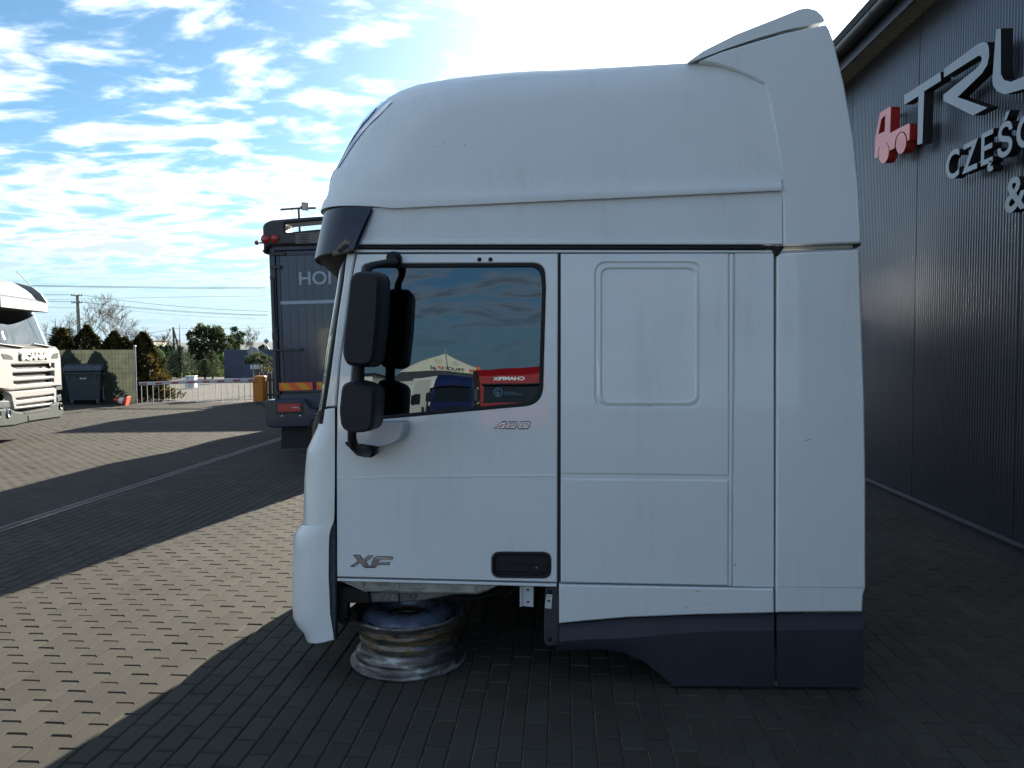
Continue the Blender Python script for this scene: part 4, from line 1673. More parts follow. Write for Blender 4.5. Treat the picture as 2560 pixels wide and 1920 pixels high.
# rear frame and door leaf (all measured on the rear face)
xl = 0.02
mb = MB()
mb.panel([(0.0, 0.0, zb), (W, 0.0, zb), (W, 0.0, zt), (0.0, 0.0, zt)], 0.06, [[(0.09, 0.0, zb + 0.1), (W - 0.09, 0, zb + 0.1), (W - 0.09, 0, zt - 0.07), (0.09, 0, zt - 0.07)]], 0.008)
mb.build('rear_frame', NAVYD, LOR)
mb = MB()
mb.panel([(0.10, 0.012, zb + 0.11), (W / 2 - 0.005, 0.012, zb + 0.11), (W / 2 - 0.005, 0.012, zt - 0.08), (0.10, 0.012, zt - 0.08)], 0.04, [[(0.16, 0.012, zb + 0.17), (W / 2 - 0.06, 0.012, zb + 0.17), (W / 2 - 0.06, 0.012, zt - 0.15), (0.16, 0.012, zt - 0.15)]], 0.006)
LD = mb.build('rear_door', NAVYD, LOR)
mb = MB()
mb.panel([(W / 2 + 0.005, 0.012, zb + 0.11), (W - 0.10, 0.012, zb + 0.11), (W - 0.10, 0.012, zt - 0.08), (W / 2 + 0.005, 0.012, zt - 0.08)], 0.04, (), 0.006)
RD = mb.build('rear_door', NAVYP, LOR)
z1, z2 = zb + 0.17, zt - 0.15
nb = 7
for k in range(nb):
    w = (W / 2 - 0.06 - 0.16) / nb
    mb = MB()
    mb.panel([(0.16 + k * w + 0.0006, 0.020, z1), (0.16 + (k + 1) * w - 0.0006, 0.020, z1), (0.16 + (k + 1) * w - 0.0006, 0.020, z2), (0.16 + k * w + 0.0006, 0.020, z2)], 0.02, (), 0.0012)
    mb.build('door_board', NAVYP, LD)
# pale stripe over both leaves, faded lettering
pale = mat('pale_blue_print', (0.16, 0.30, 0.42), 0.6)
FAD = mat('faded_grey_print', (0.30, 0.36, 0.44), 0.4)
zs = lq(760, 757).z
mb = MB()
mb.box((W / 2, 0.010, zs), (W - 0.3, 0.008, 0.05))
mb.build('stripe', FAD, LOR)
hb, ht = lq(752, 713, 0.0), lq(752, 679, 0.0)
me = text_mesh('HOI', (ht.z - hb.z) / 0.73, 0.004, bold=0.004, sx=1.04)
o = link('lettering', me, FAD, LOR)
o.location = (hb.x, 0.013, hb.z)
# hinges, lock rods
for v in (635, 668):
    p = lq(700, v)
    mb = MB()
    if v == 635:
        mb.box((p.x + 0.03, -0.012, p.z), (0.22, 0.03, 0.05), bev=0.008)
    else:
        mb.box((0.10, -0.012, p.z), (0.17, 0.03, 0.05), bev=0.006)
    mb.build('hinge', GREYD, LOR)
mb = MB()
mb.tube([(0.055, -0.02, zb + 0.02), (0.055, -0.02, zt - 0.45)], 0.014, 8)
LR = mb.build('lock_rod', GREYD, LOR)
for z in (zb + 0.1, zb + 0.95, zb + 1.0, zt - 0.48):
    MB().box((0.055, -0.016, z), (0.09, 0.04, 0.05), bev=0.006).build('rod_guide', GREYD, LR)
p = lq(700, 876)
MB().box((0.26, -0.03, p.z), (0.40, 0.03, 0.035), bev=0.008).build('lock_handle', GREYD, LR)
for v in (825, 850, 870):
    MB().box((lq(697, v).x, -0.018, lq(697, v).z), (0.04, 0.03, 0.06), bev=0.006).build('catch', GREYD, LR)
MB().tube([(lq(697, 820).x, -0.02, lq(697, 820).z), (lq(697, 878).x, -0.02, lq(697, 878).z)], 0.010, 6).build('catch_rod', GREYD, LR)

# roof moulding with slot, lamps
za = lq(700, 612).z
zt2 = lq(760, 552).z
arch = rounded([(-0.05, za - 0.16), (-0.05, zt2 - 0.06), (0.06, zt2 + 0.0), (W / 2, zt2 + 0.05), (W - 0.06, zt2), (W + 0.05, zt2 - 0.06), (W + 0.05, za - 0.16), (W - 0.02, za - 0.02), (0.02, za - 0.02)], [0.05, 0.1, 0.12, 0.6, 0.12, 0.1, 0.05, 0.06, 0.06], 5)
slot = rounded([(0.30, zt2 - 0.19), (0.30, zt2 - 0.06), (W / 2, zt2 - 0.015), (W - 0.30, zt2 - 0.06), (W - 0.30, zt2 - 0.19), (W / 2, zt2 - 0.135)], [0.03, 0.03, 0.4, 0.03, 0.03, 0.4], 4)
mb = MB()
mb.prism(arch, -0.10, 0.25, [slot], 0.03)
SPO = mb.build('roof_moulding', GREYD, LOR)
SILV = mat('aluminium_strip', (0.5, 0.48, 0.42), 0.4, metal=0.7, var=0.15)
for u in (685.5, 681, ):
    pass
for u, v in ((674, 597.5), (696, 597)):
    c = lq(u, v, -0.10)
    lens = mat('red_lens', (0.35, 0.012, 0.012), 0.15, coat=0.6)
    lo = MB().lathe([(0.0001, -0.035), (0.028, -0.033), (0.030, -0.028), (0.050, -0.026), (0.053, -0.020), (0.060, -0.016), (0.062, 0.0), (0.070, 0.004)], c, 24, 'Y').build('round_lamp', lens, SPO)
    MB().lathe([(0.062, -0.004), (0.070, -0.012), (0.076, -0.004), (0.076, 0.01)], c, 24, 'Y').build('lamp_bezel', GREYD, lo)
c = lq(651, 606, -0.05)
MB().lathe([(0.0001, -0.035), (0.022, -0.03), (0.033, -0.01), (0.033, 0.01), (0.0001, 0.03)], c, 16, 'Y').build('marker_lamp', mat('dusty_red_lens', (0.30, 0.05, 0.06), 0.4), SPO)
MB().tube([(c.x, -0.05, c.z), (0.0, -0.05, c.z - 0.01)], 0.012, 6).build('marker_stalk', GREYD, SPO)
# recessed plate with slats
p = lq(750, 598, -0.105)
mb = MB()
mb.box((p.x + 0.30, -0.110, p.z + 0.0), (0.62, 0.02, 0.17), bev=0.01)
PLT = mb.build('lamp_plate', mat('smoked_plate', (0.03, 0.026, 0.026), 0.08, coat=0.5), SPO)
for k in range(4):
    MB().box((p.x + 0.13, -0.124, p.z - 0.055 + k * 0.035), (0.13, 0.006, 0.011)).build('slat', BLACK, PLT)
# under-door chevron boards
HZO = mat('reflective_orange', (0.75, 0.10, 0.02), 0.45)
HZY = mat('reflective_yellow', (0.62, 0.30, 0.01), 0.45)


def chevron(x0, x1, z0, z1):
    mb = MB()
    mb.box(((x0 + x1) / 2, -0.004, (z0 + z1) / 2), (x1 - x0, 0.012, z1 - z0), bev=0.003)
    b = mb.build('chevron_board', HZO, LOR)
    w = 0.135
    x = x0 - 0.02
    h = z1 - z0 - 0.012
    while x < x1:
        pl = [(x, z1 - 0.006), (x + w, z1 - 0.006), (x + w + h, z0 + 0.006), (x + h, z0 + 0.006)]
        pl = [(min(max(a, x0 + 0.005), x1 - 0.005), c) for a, c in pl]
        if max(a for a, c in pl) - min(a for a, c in pl) > 0.03 and x > x0 - 0.03:
            mb = MB()
            mb.prism(pl, -0.013, -0.010)
            mb.build('chevron_stripe', HZY, b)
        x += w * 2


a, b = lq(701, 977), lq(785, 957)
chevron(a.x, b.x, a.z, b.z + 0.0)
chevron(b.x + 0.06, b.x + 0.06 + (b.x - a.x), a.z, b.z)

# bumper box with tail lamp, mud flap, wheel
zB0, zB1 = lq(690, 1066).z, lq(690, 998).z
x0 = lq(676, 1030).x
prof = [(x0 - 0.0, zB0 + 0.12), (x0 + 0.03, zB0 + 0.02), (x0 + 0.10, zB0), (x0 + 0.75, zB0), (x0 + 0.80, zB1 - 0.16), (x0 + 0.70, zB1 - 0.15), (x0 + 0.60, zB1), (x0 + 0.02, zB1), (x0, zB1 - 0.02)]
mb = MB()
mb.prism(rounded(prof, 0.02, 3), -0.20, 0.10, (), 0.02)
BUM = mb.build('bumper_end', NAVY, LOR)
mb = MB()
mb.prism(rounded([(x0 + 0.10 + W - 0.85 + a_ * 0.0, 0) for a_ in (0,)] + [], 0) if False else rounded([(W - 0.75, zB0), (W - 0.02, zB0), (W, zB0 + 0.1), (W, zB1), (W - 0.6, zB1), (W - 0.75, zB1 - 0.15)], 0.02, 3), -0.20, 0.10, (), 0.02)
mb.build('bumper_end', NAVY, LOR)
mb = MB()
mb.box((W / 2, 0.05, zb - 0.06), (W - 0.06, 0.12, 0.16), bev=0.01)
mb.build('rear_sill', NAVYD, LOR)
ta, tb = lq(697, 1030, -0.20), lq(755, 1010, -0.20)
mb = MB()
mb.prism(rounded([(ta.x - 0.03, ta.z - 0.03), (tb.x + 0.03, ta.z - 0.03), (tb.x + 0.03, tb.z + 0.03), (ta.x - 0.03, tb.z + 0.03)], 0.03), -0.215, -0.19, (), 0.008)
TL = mb.build('tail_lamp', GREYD, BUM)
mb = MB()
mb.prism(rounded([(ta.x, ta.z), (tb.x, ta.z), (tb.x, tb.z), (ta.x, tb.z)], 0.01), -0.226, -0.21, (), 0.006)
mb.build('red_lens', mat('red_tail_lens', (0.36, 0.01, 0.012), 0.12, coat=0.6, bump=0.5, bscale=180), TL)
mb = MB()
mx = tb.x - 0.15
mb.prism([(mx, tb.z - 0.05), (mx + 0.10, tb.z - 0.05), (mx + 0.13, ta.z + 0.055), (mx + 0.02, ta.z + 0.055)], -0.231, -0.225, (), 0.004)
mb.build('clear_lens', mat('clear_lens', (0.6, 0.6, 0.62), 0.15, metal=0.7), TL)
for v in (707, 752):
    MB().lathe([(0.0001, -0.012), (0.014, -0.012), (0.016, 0.0), (0.016, 0.02)], lq(v, 1041, -0.2), 12, 'Y').build('bolt', CHROME, BUM)
fa, fb = lq(702, 1070), lq(790, 1122)
mb = MB()
mb.panel([(fa.x, 0.0, fb.z), (fa.x + 0.66, 0.0, fb.z), (fa.x + 0.66, 0.06, fa.z + 0.3), (fa.x + 0.01, 0.06, fa.z + 0.3)], 0.012)
mb.build('mud_flap', RUBBER, LOR)
mb = MB()
mb.panel([(W - 0.75, 0.0, fb.z), (W - 0.1, 0.0, fb.z), (W - 0.1, 0.06, fa.z + 0.3), (W - 0.75, 0.06, fa.z + 0.3)], 0.012)
mb.build('mud_flap', RUBBER, LOR)
TYRE = mat('tyre_rubber', (0.012, 0.012, 0.012), 0.8, var=0.2, bump=0.3, bscale=60)


def wheel(parent, c, r=0.5, w=0.3, side=-1):
    wo = MB().lathe([(r * 0.55, -w / 2), (r * 0.85, -w / 2), (r * 0.95, -w / 2 + 0.02), (r, -w / 2 + 0.05), (r, w / 2 - 0.05), (r * 0.95, w / 2 - 0.02), (r * 0.85, w / 2), (r * 0.55, w / 2)], c, 32, 'X').build('wheel', TYRE, parent)
    MB().lathe([(r * 0.57, side * w * 0.5), (r * 0.5, side * w * 0.44), (r * 0.42, side * w * 0.1), (r * 0.2, side * w * 0.1), (r * 0.16, side * w * 0.3), (0.0001, side * w * 0.3)], c, 24, 'X').build('rim', mat('steel_rim', (0.3, 0.3, 0.31), 0.4, metal=0.7), wo)
    return wo


for x in (0.36, W - 0.36):
    wheel(LOR, (x, 2.0, 0.5), 0.5, 0.55)
    wheel(LOR, (x - 0.1 if x < 1 else x + 0.1, 7.2, 0.5), 0.5, 0.3)
mb = MB()
mb.box((W / 2, 9.05, 1.65), (W - 0.1, 1.9, 2.5), bev=0.15)
mb.build('driver_cab', NAVY, LOR)
mb = MB()
mb.box((W / 2, 4.5, 0.85), (0.9, 8.6, 0.25))
mb.build('chassis', DARKIN, LOR)
# side stay sticking out low on the left
mb = MB()
s0, s1 = lq(672, 1020, 0.1), lq(650, 1006, 0.1)
mb.tube([(s0.x + 0.1, 0.1, s0.z - 0.05), (s0.x - 0.02, 0.1, s0.z), (s1.x + 0.03, 0.1, s1.z), (s1.x - 0.04, 0.1, s1.z)], 0.022, 8)
mb.build('side_stay', GREYD, LOR)
# ------------------------------------------------------------------ the silver-white lorry at the left edge
SF = Frame((-8.8, 14.8), R(100))
SCA = SF.empty('parked_lorry')
tag(SCA, 'white lorry with bare grille at the left photo edge, facing right', 'lorry')
SW = mat('lorry_white_paint', (0.30, 0.30, 0.30), 0.4, coat=0.2, var=0.04, vscale=2)
SG = mat('lorry_grey_plastic', (0.035, 0.046, 0.046), 0.7, spec=0.12, var=0.12, vscale=6)
zs_ = (0, 680, 0.2532)


def sp(pts, off=0.0):
    return [SF.p(u, v, off) for u, v in crop(pts, *zs_)]


def scp(name, pts, m, off=0.0, thick=0.04, cham=0.006, parent=None, holes=()):
    mb = MB()
    mb.panel(sp(pts, off), thick, [sp(h, off) for h in holes], cham)
    return mb.build(name, m, parent or SCA)


slots = [[(112, 914), (535, 905), (535, 943), (182, 964), (116, 932)], [(127, 998), (535, 980), (535, 1024), (187, 1044), (132, 1022)], [(136, 1082), (530, 1055), (530, 1084), (190, 1119), (141, 1101)]]
scp('front_panel', [(-20, 752), (300, 752), (556, 738), (584, 770), (600, 850), (613, 1128), (570, 1124), (105, 1166), (-20, 1150)], SW, thick=0.2, cham=0.02, holes=slots)
scp('grille_back', [(90, 890), (560, 880), (560, 1110), (110, 1140)], BLACK, off=0.09, thick=0.02, cham=0)
lows = [[(160, 1247), (530, 1206), (530, 1224), (196, 1268), (166, 1262)], [(165, 1312), (530, 1266), (530, 1288), (196, 1330), (170, 1326)]]
scp('lower_grille', [(75, 1182), (300, 1168), (548, 1142), (560, 1160), (560, 1312), (142, 1360), (112, 1225)], SW, off=0.01, thick=0.12, cham=0.02, holes=lows)
scp('lower_grille_back', [(130, 1220), (550, 1180), (550, 1300), (150, 1345)], BLACK, off=0.09, thick=0.02, cham=0)
scp('step_gap', [(-20, 1140), (612, 1122), (612, 1160), (-20, 1200)], BLACK, off=0.09, thick=0.1, cham=0)
scp('bumper', [(-22, 1350), (70, 1355), (125, 1356), (165, 1376), (245, 1386), (500, 1336), (520, 1310), (570, 1285), (624, 1290), (636, 1400), (602, 1440), (480, 1456), (250, 1496), (150, 1522), (-22, 1538)], SG, off=-0.05, thick=0.35, cham=0.03)
scp('number_plate_field', [(280, 1420), (478, 1390), (495, 1440), (285, 1470)], mat('grey_plate_field', (0.05, 0.06, 0.06), 0.7, spec=0.1), off=-0.06, thick=0.02, cham=0.004)
scp('air_intake', [(242, 1390), (470, 1345), (495, 1345), (490, 1362), (250, 1402)], BLACK, off=-0.056, thick=0.02, cham=0.003)
HL = mat('headlamp_glass', (0.35, 0.38, 0.40), 0.08, metal=0.6)
scp('headlight', [(566, 1228), (604, 1206), (611, 1268), (570, 1284)], HL, off=0.0, thick=0.1, cham=0.01)
scp('headlight', [(-22, 1272), (92, 1272), (106, 1338), (-22, 1348)], HL, off=-0.01, thick=0.1, cham=0.01)
for x, y, r in ((604, 1325, 0.06), (92, 1397, 0.07), (-6, 1405, 0.06)):
    c = sp([(x, y)], -0.06)[0]
    MB().lathe([(0.0001, 0.02), (r * 0.8, 0.0), (r, -0.012), (r * 1.1, 0.0), (r * 1.1, 0.03)], c, 20, 'Y').build('fog_lamp', HL if x != 604 else BLACK, SCA)
for pl in ([(12, 808), (70, 812), (118, 830), (132, 866), (40, 862)], [(514, 826), (532, 806), (576, 796), (576, 852), (512, 858)]):
    scp('corner_vent', pl, SG, off=-0.006, thick=0.02, cham=0.004)
# name plate
scp('name_recess', [(190, 788), (478, 772), (484, 870), (470, 885), (200, 886)], SW, off=-0.008, thick=0.01, cham=0.004)
a, b = sp([(205, 862), (470, 852)], -0.012)
t_ = sp([(205, 800)], -0.012)[0]
me = text_mesh('SCANIA', (t_.z - a.z) / 0.73, 0.03, bold=0.012)
wd = max(v.co.x for v in me.vertices)
for v in me.vertices:
    v.co.x *= (b.x - a.x) / wd
link('lettering', me, mat('matt_grey_letter', (0.36, 0.36, 0.34), 0.4, metal=0.3), SCA).location = (a.x, -0.032, a.z)
MB().lathe([(0.0001, -0.01), (0.05, -0.008), (0.055, 0.01)], sp([(490, 926)], 0.0)[0], 16, 'Y').build('badge', BLACK, SCA)
# windscreen, scuttle, wipers
ZWB, ZWT = sp([(300, 735)], 0.02)[0].z, sp([(522, 400)], -0.12)[0].z + 0.02
WXR, WXL = sp([(545, 735)], 0.02)[0].x, -2.47
rows_w = []
for k in range(7):
    t = k / 6
    zz = ZWB + (ZWT - ZWB) * t
    rr = []
    for i in range(13):
        f = i / 12
        e = abs(f - 0.5) * 2
        rr.append(Vector((WXL + 0.06 * t + (WXR - WXL - 0.12 * t) * f, 0.03 + 0.24 * t + 0.10 * e ** 4, zz)))
    rows_w.append(rr)
mb = MB()
mb.grid(rows_w, True)
mb.build('windscreen', glass_mat('lorry_windscreen', (0.40, 0.55, 0.55), 1.7), SCA)
scp('scuttle', [(-22, 712), (300, 716), (540, 735), (556, 742), (300, 756), (-22, 752)], BLACK, off=0.0, thick=0.1, cham=0.01)
for p, q_ in (((-20, 708), (236, 742)), ((330, 708), (498, 736))):
    a, b = sp([p, q_], -0.02)
    MB().tube([a, b], 0.014, 6).build('wiper', BLACK, SCA)
# roof and visor
zv0 = sp([(526, 322)], -0.12)[0]
zv1 = sp([(522, 400)], -0.12)[0]
XR, XL = zv0.x, -2.55
zr = [sp([(-30, 385), (470, 400)], 0.30), (Vector((XL, -0.12, zv1.z)), Vector((XR, -0.12, zv1.z))), (Vector((XL, -0.12, zv0.z)), Vector((XR, -0.12, zv0.z)))]
for y_, dz_, in_ in ((-0.06, 0.03, 0.02), (0.05, 0.06, 0.04), (0.12, 0.17, 0.06), (0.20, 0.26, 0.08), (0.38, 0.385, 0.10), (0.70, 0.46, 0.12), (1.05, 0.51, 0.14), (2.1, 0.54, 0.16)):
    zr.append((Vector((XL + in_, y_, zv0.z + dz_)), Vector((XR - in_, y_, zv0.z + dz_))))


def span(a, b, n=10):
    r = []
    for i in range(n + 1):
        t = i / n
        p = a.lerp(b, t)
        k = max(0, (t - 0.8) / 0.2)
        p.y += 0.10 * k * k
        p.z -= 0.05 * k * k * (p.z > zv0.z + 0.2)
        r.append(p)
    return r


rows = [span(a, b) for a, b in zr]
mb = MB()
mb.grid(rows[2:], True)
mb.build('roof', SW, SCA)
mb = MB()
mb.grid(rows[1:3], False)
mb.build('visor_edge', mat('visor_edge_paint', (0.5, 0.5, 0.48), 0.3, coat=0.5), SCA)
mb = MB()
mb.grid(rows[:2], False)
mb.build('sun_visor', BLACK, SCA)
seam = [Vector((p.x, p.y - 0.004, p.z)) for p in rows[4]]
MB().tube(seam, 0.014, 6).build('roof_seam', SG, SCA)
# sides, back, interior, running gear
x_r, x_l = 0.06, -2.45
mb = MB()
mb.box(((x_l + x_r) / 2, 1.5, 1.9), (x_r - x_l - 0.12, 1.3, 1.9), bev=0.08)
mb.build('cab_body', mat('dim_cab_interior', (0.012, 0.022, 0.024), 0.7, var=0.3, vscale=3), SCA)
zrf = zv0.z
for x0_, x1_ in ((WXR - 0.045, WXR - 0.005), (WXL + 0.005, WXL + 0.045)):
    poly = [(0.20, 0.75), (2.10, 0.75), (2.10, zrf + 0.52), (1.05, zrf + 0.49), (0.70, zrf + 0.44), (0.38, zrf + 0.36), (0.22, zrf + 0.22), (0.10, zrf + 0.02), (0.38, ZWT), (0.15, ZWB), (0.14, 1.4)]
    hole = [(0.34, 1.72), (1.15, 1.66), (1.15, 2.45), (0.50, 2.45)]
    mb = MB()
    mb.prism(poly, 0.0, 0.04, [hole])
    mb.v = [(x0_ + y_, p_, z_) for p_, y_, z_ in mb.v]
    mb.f = [list(reversed(f_)) for f_ in mb.f]
    dr = mb.build('door', SW, SCA)
    mb = MB()
    mb.prism(hole, 0.012, 0.03)
    mb.v = [(x0_ + y_, p_, z_) for p_, y_, z_ in mb.v]
    mb.f = [list(reversed(f_)) for f_ in mb.f]
    mb.build('side_window', mat('dark_side_glass', (0.012, 0.016, 0.018), 0.08, coat=0.5), dr)
    if x0_ < -1:
        MB().box((x0_ - 0.16, 0.28, 2.15), (0.14, 0.12, 0.55), bev=0.03).build('mirror', BLACK, SCA)
MB().box(((x_l + x_r) / 2, 2.12, (1.0 + zrf + 0.40) / 2), (x_r - x_l - 0.14, 0.05, zrf + 0.40 - 1.0)).build('rear_wall', SW, SCA)
for x in (-0.33, -2.1):
    wheel(SCA, (x, 1.35, 0.5), 0.5, 0.32)
wheel(SCA, (-0.4, 5.0, 0.5), 0.5, 0.55)
wheel(SCA, (-2.0, 5.0, 0.5), 0.5, 0.55)
MB().box((-1.2, 3.6, 0.8), (0.9, 4.5, 0.25)).build('chassis', DARKIN, SCA)
ant = sp([(310, 136), (165, -4)], 0.55)
MB().tube([ant[0], ant[1]], 0.008, 5).build('aerial', BLACK, SCA)

# ------------------------------------------------------------------ screen fence, bins, cone
fpt = ground(342, 1010)
FY = fpt.y
FENM = bpy.data.materials.new('green_screen_fabric')
FENM.use_nodes = True
t = FENM.node_tree
t.nodes.clear()
q = NT(t)
o_ = q.n('ShaderNodeOutputMaterial')
d1 = q.n('ShaderNodeBsdfDiffuse')
d1.inputs[0].default_value = (0.035, 0.045, 0.042, 1)
d2 = q.n('ShaderNodeBsdfTranslucent')
d2.inputs[0].default_value = (0.20, 0.22, 0.13, 1)
tc = q.n('ShaderNodeTexCoord')
nz = q.n('ShaderNodeTexNoise', i_Scale=3.0, i_Detail=4.0)
q.l(tc.outputs['Object'], nz.inputs['Vector'])
q.l(q.ramp(nz.outputs[0], [(0.3, (0.04, 0.046, 0.034)), (0.7, (0.068, 0.075, 0.056))]), d2.inputs[0])
mx = q.n('ShaderNodeMixShader')
mx.inputs[0].default_value = 0.5
q.l(d1.outputs[0], mx.inputs[1])
q.l(d2.outputs[0], mx.inputs[2])
q.l(mx.outputs[0], o_.inputs[0])
fence = empty('screen_fence', (fpt.x, FY, 0))
tag(fence, 'wire mesh fence with dark screening fabric behind the wheeled bin', 'fence')
FH = at_y(300, 872, FY).z
mb = MB()
n = 40
mb.grid([[Vector((-9.0 + 8.95 * i / n, 0.03 + 0.01 * math.sin(i * 1.7), z)) for i in range(n + 1)] for z in (0.03, FH * 0.5, FH - 0.03)], True)
mb.build('screen_fabric', FENM, fence)
wire = mat('dark_green_wire', (0.02, 0.03, 0.025), 0.5, metal=0.3)
mb = MB()
for i in range(90):
    mb.box((-9.0 + i * 0.1, 0, FH / 2), (0.0045, 0.005, FH))
for i in range(12):
    mb.box((-4.5, 0.0, 0.05 + i * (FH - 0.06) / 11), (9.0, 0.005, 0.005))
o = mb.build('wire_mesh', wire, fence)
o['kind'] = 'stuff'
GALV = mat('galvanised_steel', (0.35, 0.36, 0.37), 0.4, metal=0.8, var=0.15)
for x in (0.0, -2.5, -5.0, -7.5):
    MB().tube([(x, -0.03, 0), (x, -0.03, FH + 0.08)], 0.03, 10).build('post', GALV if x == 0 else wire, fence)
MB().lathe([(0.0001, 0.05), (0.03, 0.045), (0.042, 0.02), (0.042, 0.0)], (0, -0.03, FH + 0.06), 12).build('post_cap', GALV, fence)


def wheeled_bin():
    DF = Frame((ground(235, 1012).x, ground(235, 1012).y), R(2))
    r = DF.empty('wheeled_bin')
    tag(r, 'large dark grey four-wheeled rubbish bin in front of the screen fence', 'bin')
    z1 = (140, 720, 0.1808)
    P = lambda x, y, off=0.0: DF.p(140 + x * .1808, 720 + y * .1808, off)
    DK = mat('bin_plastic', (0.035, 0.045, 0.055), 0.45, var=0.15, vscale=5)
    DL = mat('bin_lid_plastic', (0.05, 0.06, 0.085), 0.4, var=0.12, vscale=5)
    tl, tr_, br_, bl_ = P(120, 1190), P(608, 1190), P(582, 1555), P(175, 1555)
    dp = 0.95
    mb = MB()
    top = [(tl.x, 0, tl.z), (tr_.x, 0, tl.z), (tr_.x, dp, tl.z), (tl.x, dp, tl.z)]
    bot = [(bl_.x, 0.08, bl_.z), (br_.x, 0.08, bl_.z), (br_.x, dp - 0.08, bl_.z), (bl_.x, dp - 0.08, bl_.z)]
    mb.add(top + bot, [(4, 5, 1, 0), (5, 6, 2, 1), (6, 7, 3, 2), (7, 4, 0, 3), (7, 6, 5, 4)])
    body = mb.build('body', DK, r)
    mb = MB()
    mb.box(((tl.x + tr_.x) / 2, dp / 2, tl.z + 0.02), (tr_.x - tl.x + 0.06, dp + 0.08, 0.05), bev=0.012)
    mb.build('rim', DK, r)
    for k in range(5):
        x = tl.x + 0.12 + k * (tr_.x - tl.x - 0.24) / 4
        MB().box((x, -0.005, tl.z - 0.06), (0.03, 0.03, 0.10)).build('rib', DK, body)
    # domed lid, slightly ajar
    zl = P(120, 1132).z
    hl = P(180, 1065).z - zl
    rows = []
    for i in range(13):
        a = math.pi * i / 12
        rows.append([Vector((x, dp / 2 - math.cos(a) * (dp / 2 + 0.03), zl + math.sin(a) * (hl + 0.06))) for x in (tl.x - 0.04, tr_.x + 0.04)])
    mb = MB()
    mb.grid(rows, True, flip=True)
    for s in (0, 1):
        mb.add([rw[s] for rw in rows], [tuple(range(13)) if s else tuple(reversed(range(13)))])
    lid = mb.build('lid', DL, r)
    for k in range(3):
        x = tl.x + (k + 1) * (tr_.x - tl.x) / 4
        m2 = MB()
        m2.grid([[Vector((x + d, v[0].y, v[0].z + 0.012)) for d in (-0.015, 0.015)] for v in rows], True, flip=True)
        m2.build('lid_rib', DL, lid)
    MB().box(((tl.x + tr_.x) / 2, -0.03, zl - 0.02), (tr_.x - tl.x + 0.1, 0.06, 0.035), bev=0.008).build('lid_bar', DL, lid)
    MB().box(((tl.x + tr_.x) / 2, dp / 2, (zl + tl.z) / 2), (tr_.x - tl.x - 0.05, dp - 0.1, zl - tl.z)).build('lid_gap', BLACK, r)
    MB().tube([(tr_.x + 0.03, 0.1, tl.z - 0.03), (tr_.x + 0.12, 0.1, tl.z), (tr_.x + 0.12, 0.75, tl.z), (tr_.x + 0.03, 0.75, tl.z - 0.03)], 0.022, 8).build('trunnion', DK, r)
    s0 = P(645, 1300, 0.2)
    MB().tube([(br_.x + 0.06, 0.2, 0.16), (br_.x + 0.06, 0.2, tl.z - 0.35)], 0.012, 6).build('pedal_rod', GALV, r)
    la = P(326, 1224)
    lb = P(414, 1260)
    lab = MB().box(((la.x + lb.x) / 2, 0.016, (la.z + lb.z) / 2), (lb.x - la.x, 0.01, la.z - lb.z), rx=R(-3)).build('label_plate', mat('cream_label', (0.62, 0.58, 0.42), 0.6), r)
    for k, w in enumerate((0.14, 0.10)):
        MB().box(((la.x + lb.x) / 2 - 0.01, 0.006, (la.z + lb.z) / 2 + 0.012 - k * 0.02), (w * 0.8, 0.006, 0.009)).build('print', BLACK, lab)
    for x in (bl_.x + 0.06, br_.x - 0.06):
        for y in (0.14, dp - 0.14):
            w = MB().lathe([(0.03, -0.022), (0.078, -0.022), (0.085, -0.012), (0.085, 0.012), (0.078, 0.022), (0.03, 0.022)], (x, y, 0.085), 18, 'X').build('castor', mat('castor_rubber', (0.12, 0.12, 0.12), 0.7), r)
            MB().box((x, y, 0.15), (0.06, 0.05, 0.09)).build('castor_fork', GALV, w)


wheeled_bin()


def blue_bin():
    p = ground(156, 1004)
    r = empty('waste_bin', (p.x - 0.15, p.y + 0.15, 0))
    tag(r, 'blue bin partly hidden between the white lorry and the dark bin', 'bin')
    m = mat('blue_bin_plastic', (0.01, 0.035, 0.16), 0.45)
    mb = MB()
    mb.add([(-0.24, -0.26, 0.05), (0.24, -0.26, 0.05), (0.24, 0.26, 0.05), (-0.24, 0.26, 0.05), (-0.29, -0.34, 1.08), (0.29, -0.34, 1.08), (0.29, 0.34, 1.08), (-0.29, 0.34, 1.08)],
           [(0, 1, 5, 4), (1, 2, 6, 5), (2, 3, 7, 6), (3, 0, 4, 7), (3, 2, 1, 0)])
    mb.build('body', m, r)
    MB().box((0, -0.01, 1.11), (0.62, 0.74, 0.07), bev=0.03).build('lid', m, r)
    for x in (-0.24, 0.24):
        MB().lathe([(0.02, -0.02), (0.1, -0.02), (0.1, 0.02), (0.02, 0.02)], (x, 0.28, 0.1), 16, 'X').build('wheel', RUBBER, r)


blue_bin()


def cone():
    p = ground(318, 1013)
    r = empty('traffic_cone', (p.x, p.y, 0.10), R(170))
    r.rotation_euler = (0, R(-78), R(8))
    tag(r, 'orange and white traffic cone lying on its side', 'traffic cone')
    og = mat('cone_orange', (0.62, 0.055, 0.015), 0.5, var=0.1)
    MB().lathe([(0.13, 0.0), (0.105, 0.10)], (0, 0, 0), 20).build('cone_body', og, r)
    MB().lathe([(0.105, 0.10), (0.075, 0.22)], (0, 0, 0), 20).build('white_band', mat('cone_white', (0.75, 0.75, 0.72), 0.5), r)
    MB().lathe([(0.075, 0.22), (0.035, 0.36), (0.03, 0.365), (0.0001, 0.365)], (0, 0, 0), 20).build('cone_tip', og, r)
    MB().box((0, 0, -0.01), (0.32, 0.32, 0.03), bev=0.008).build('base', og, r)


cone()


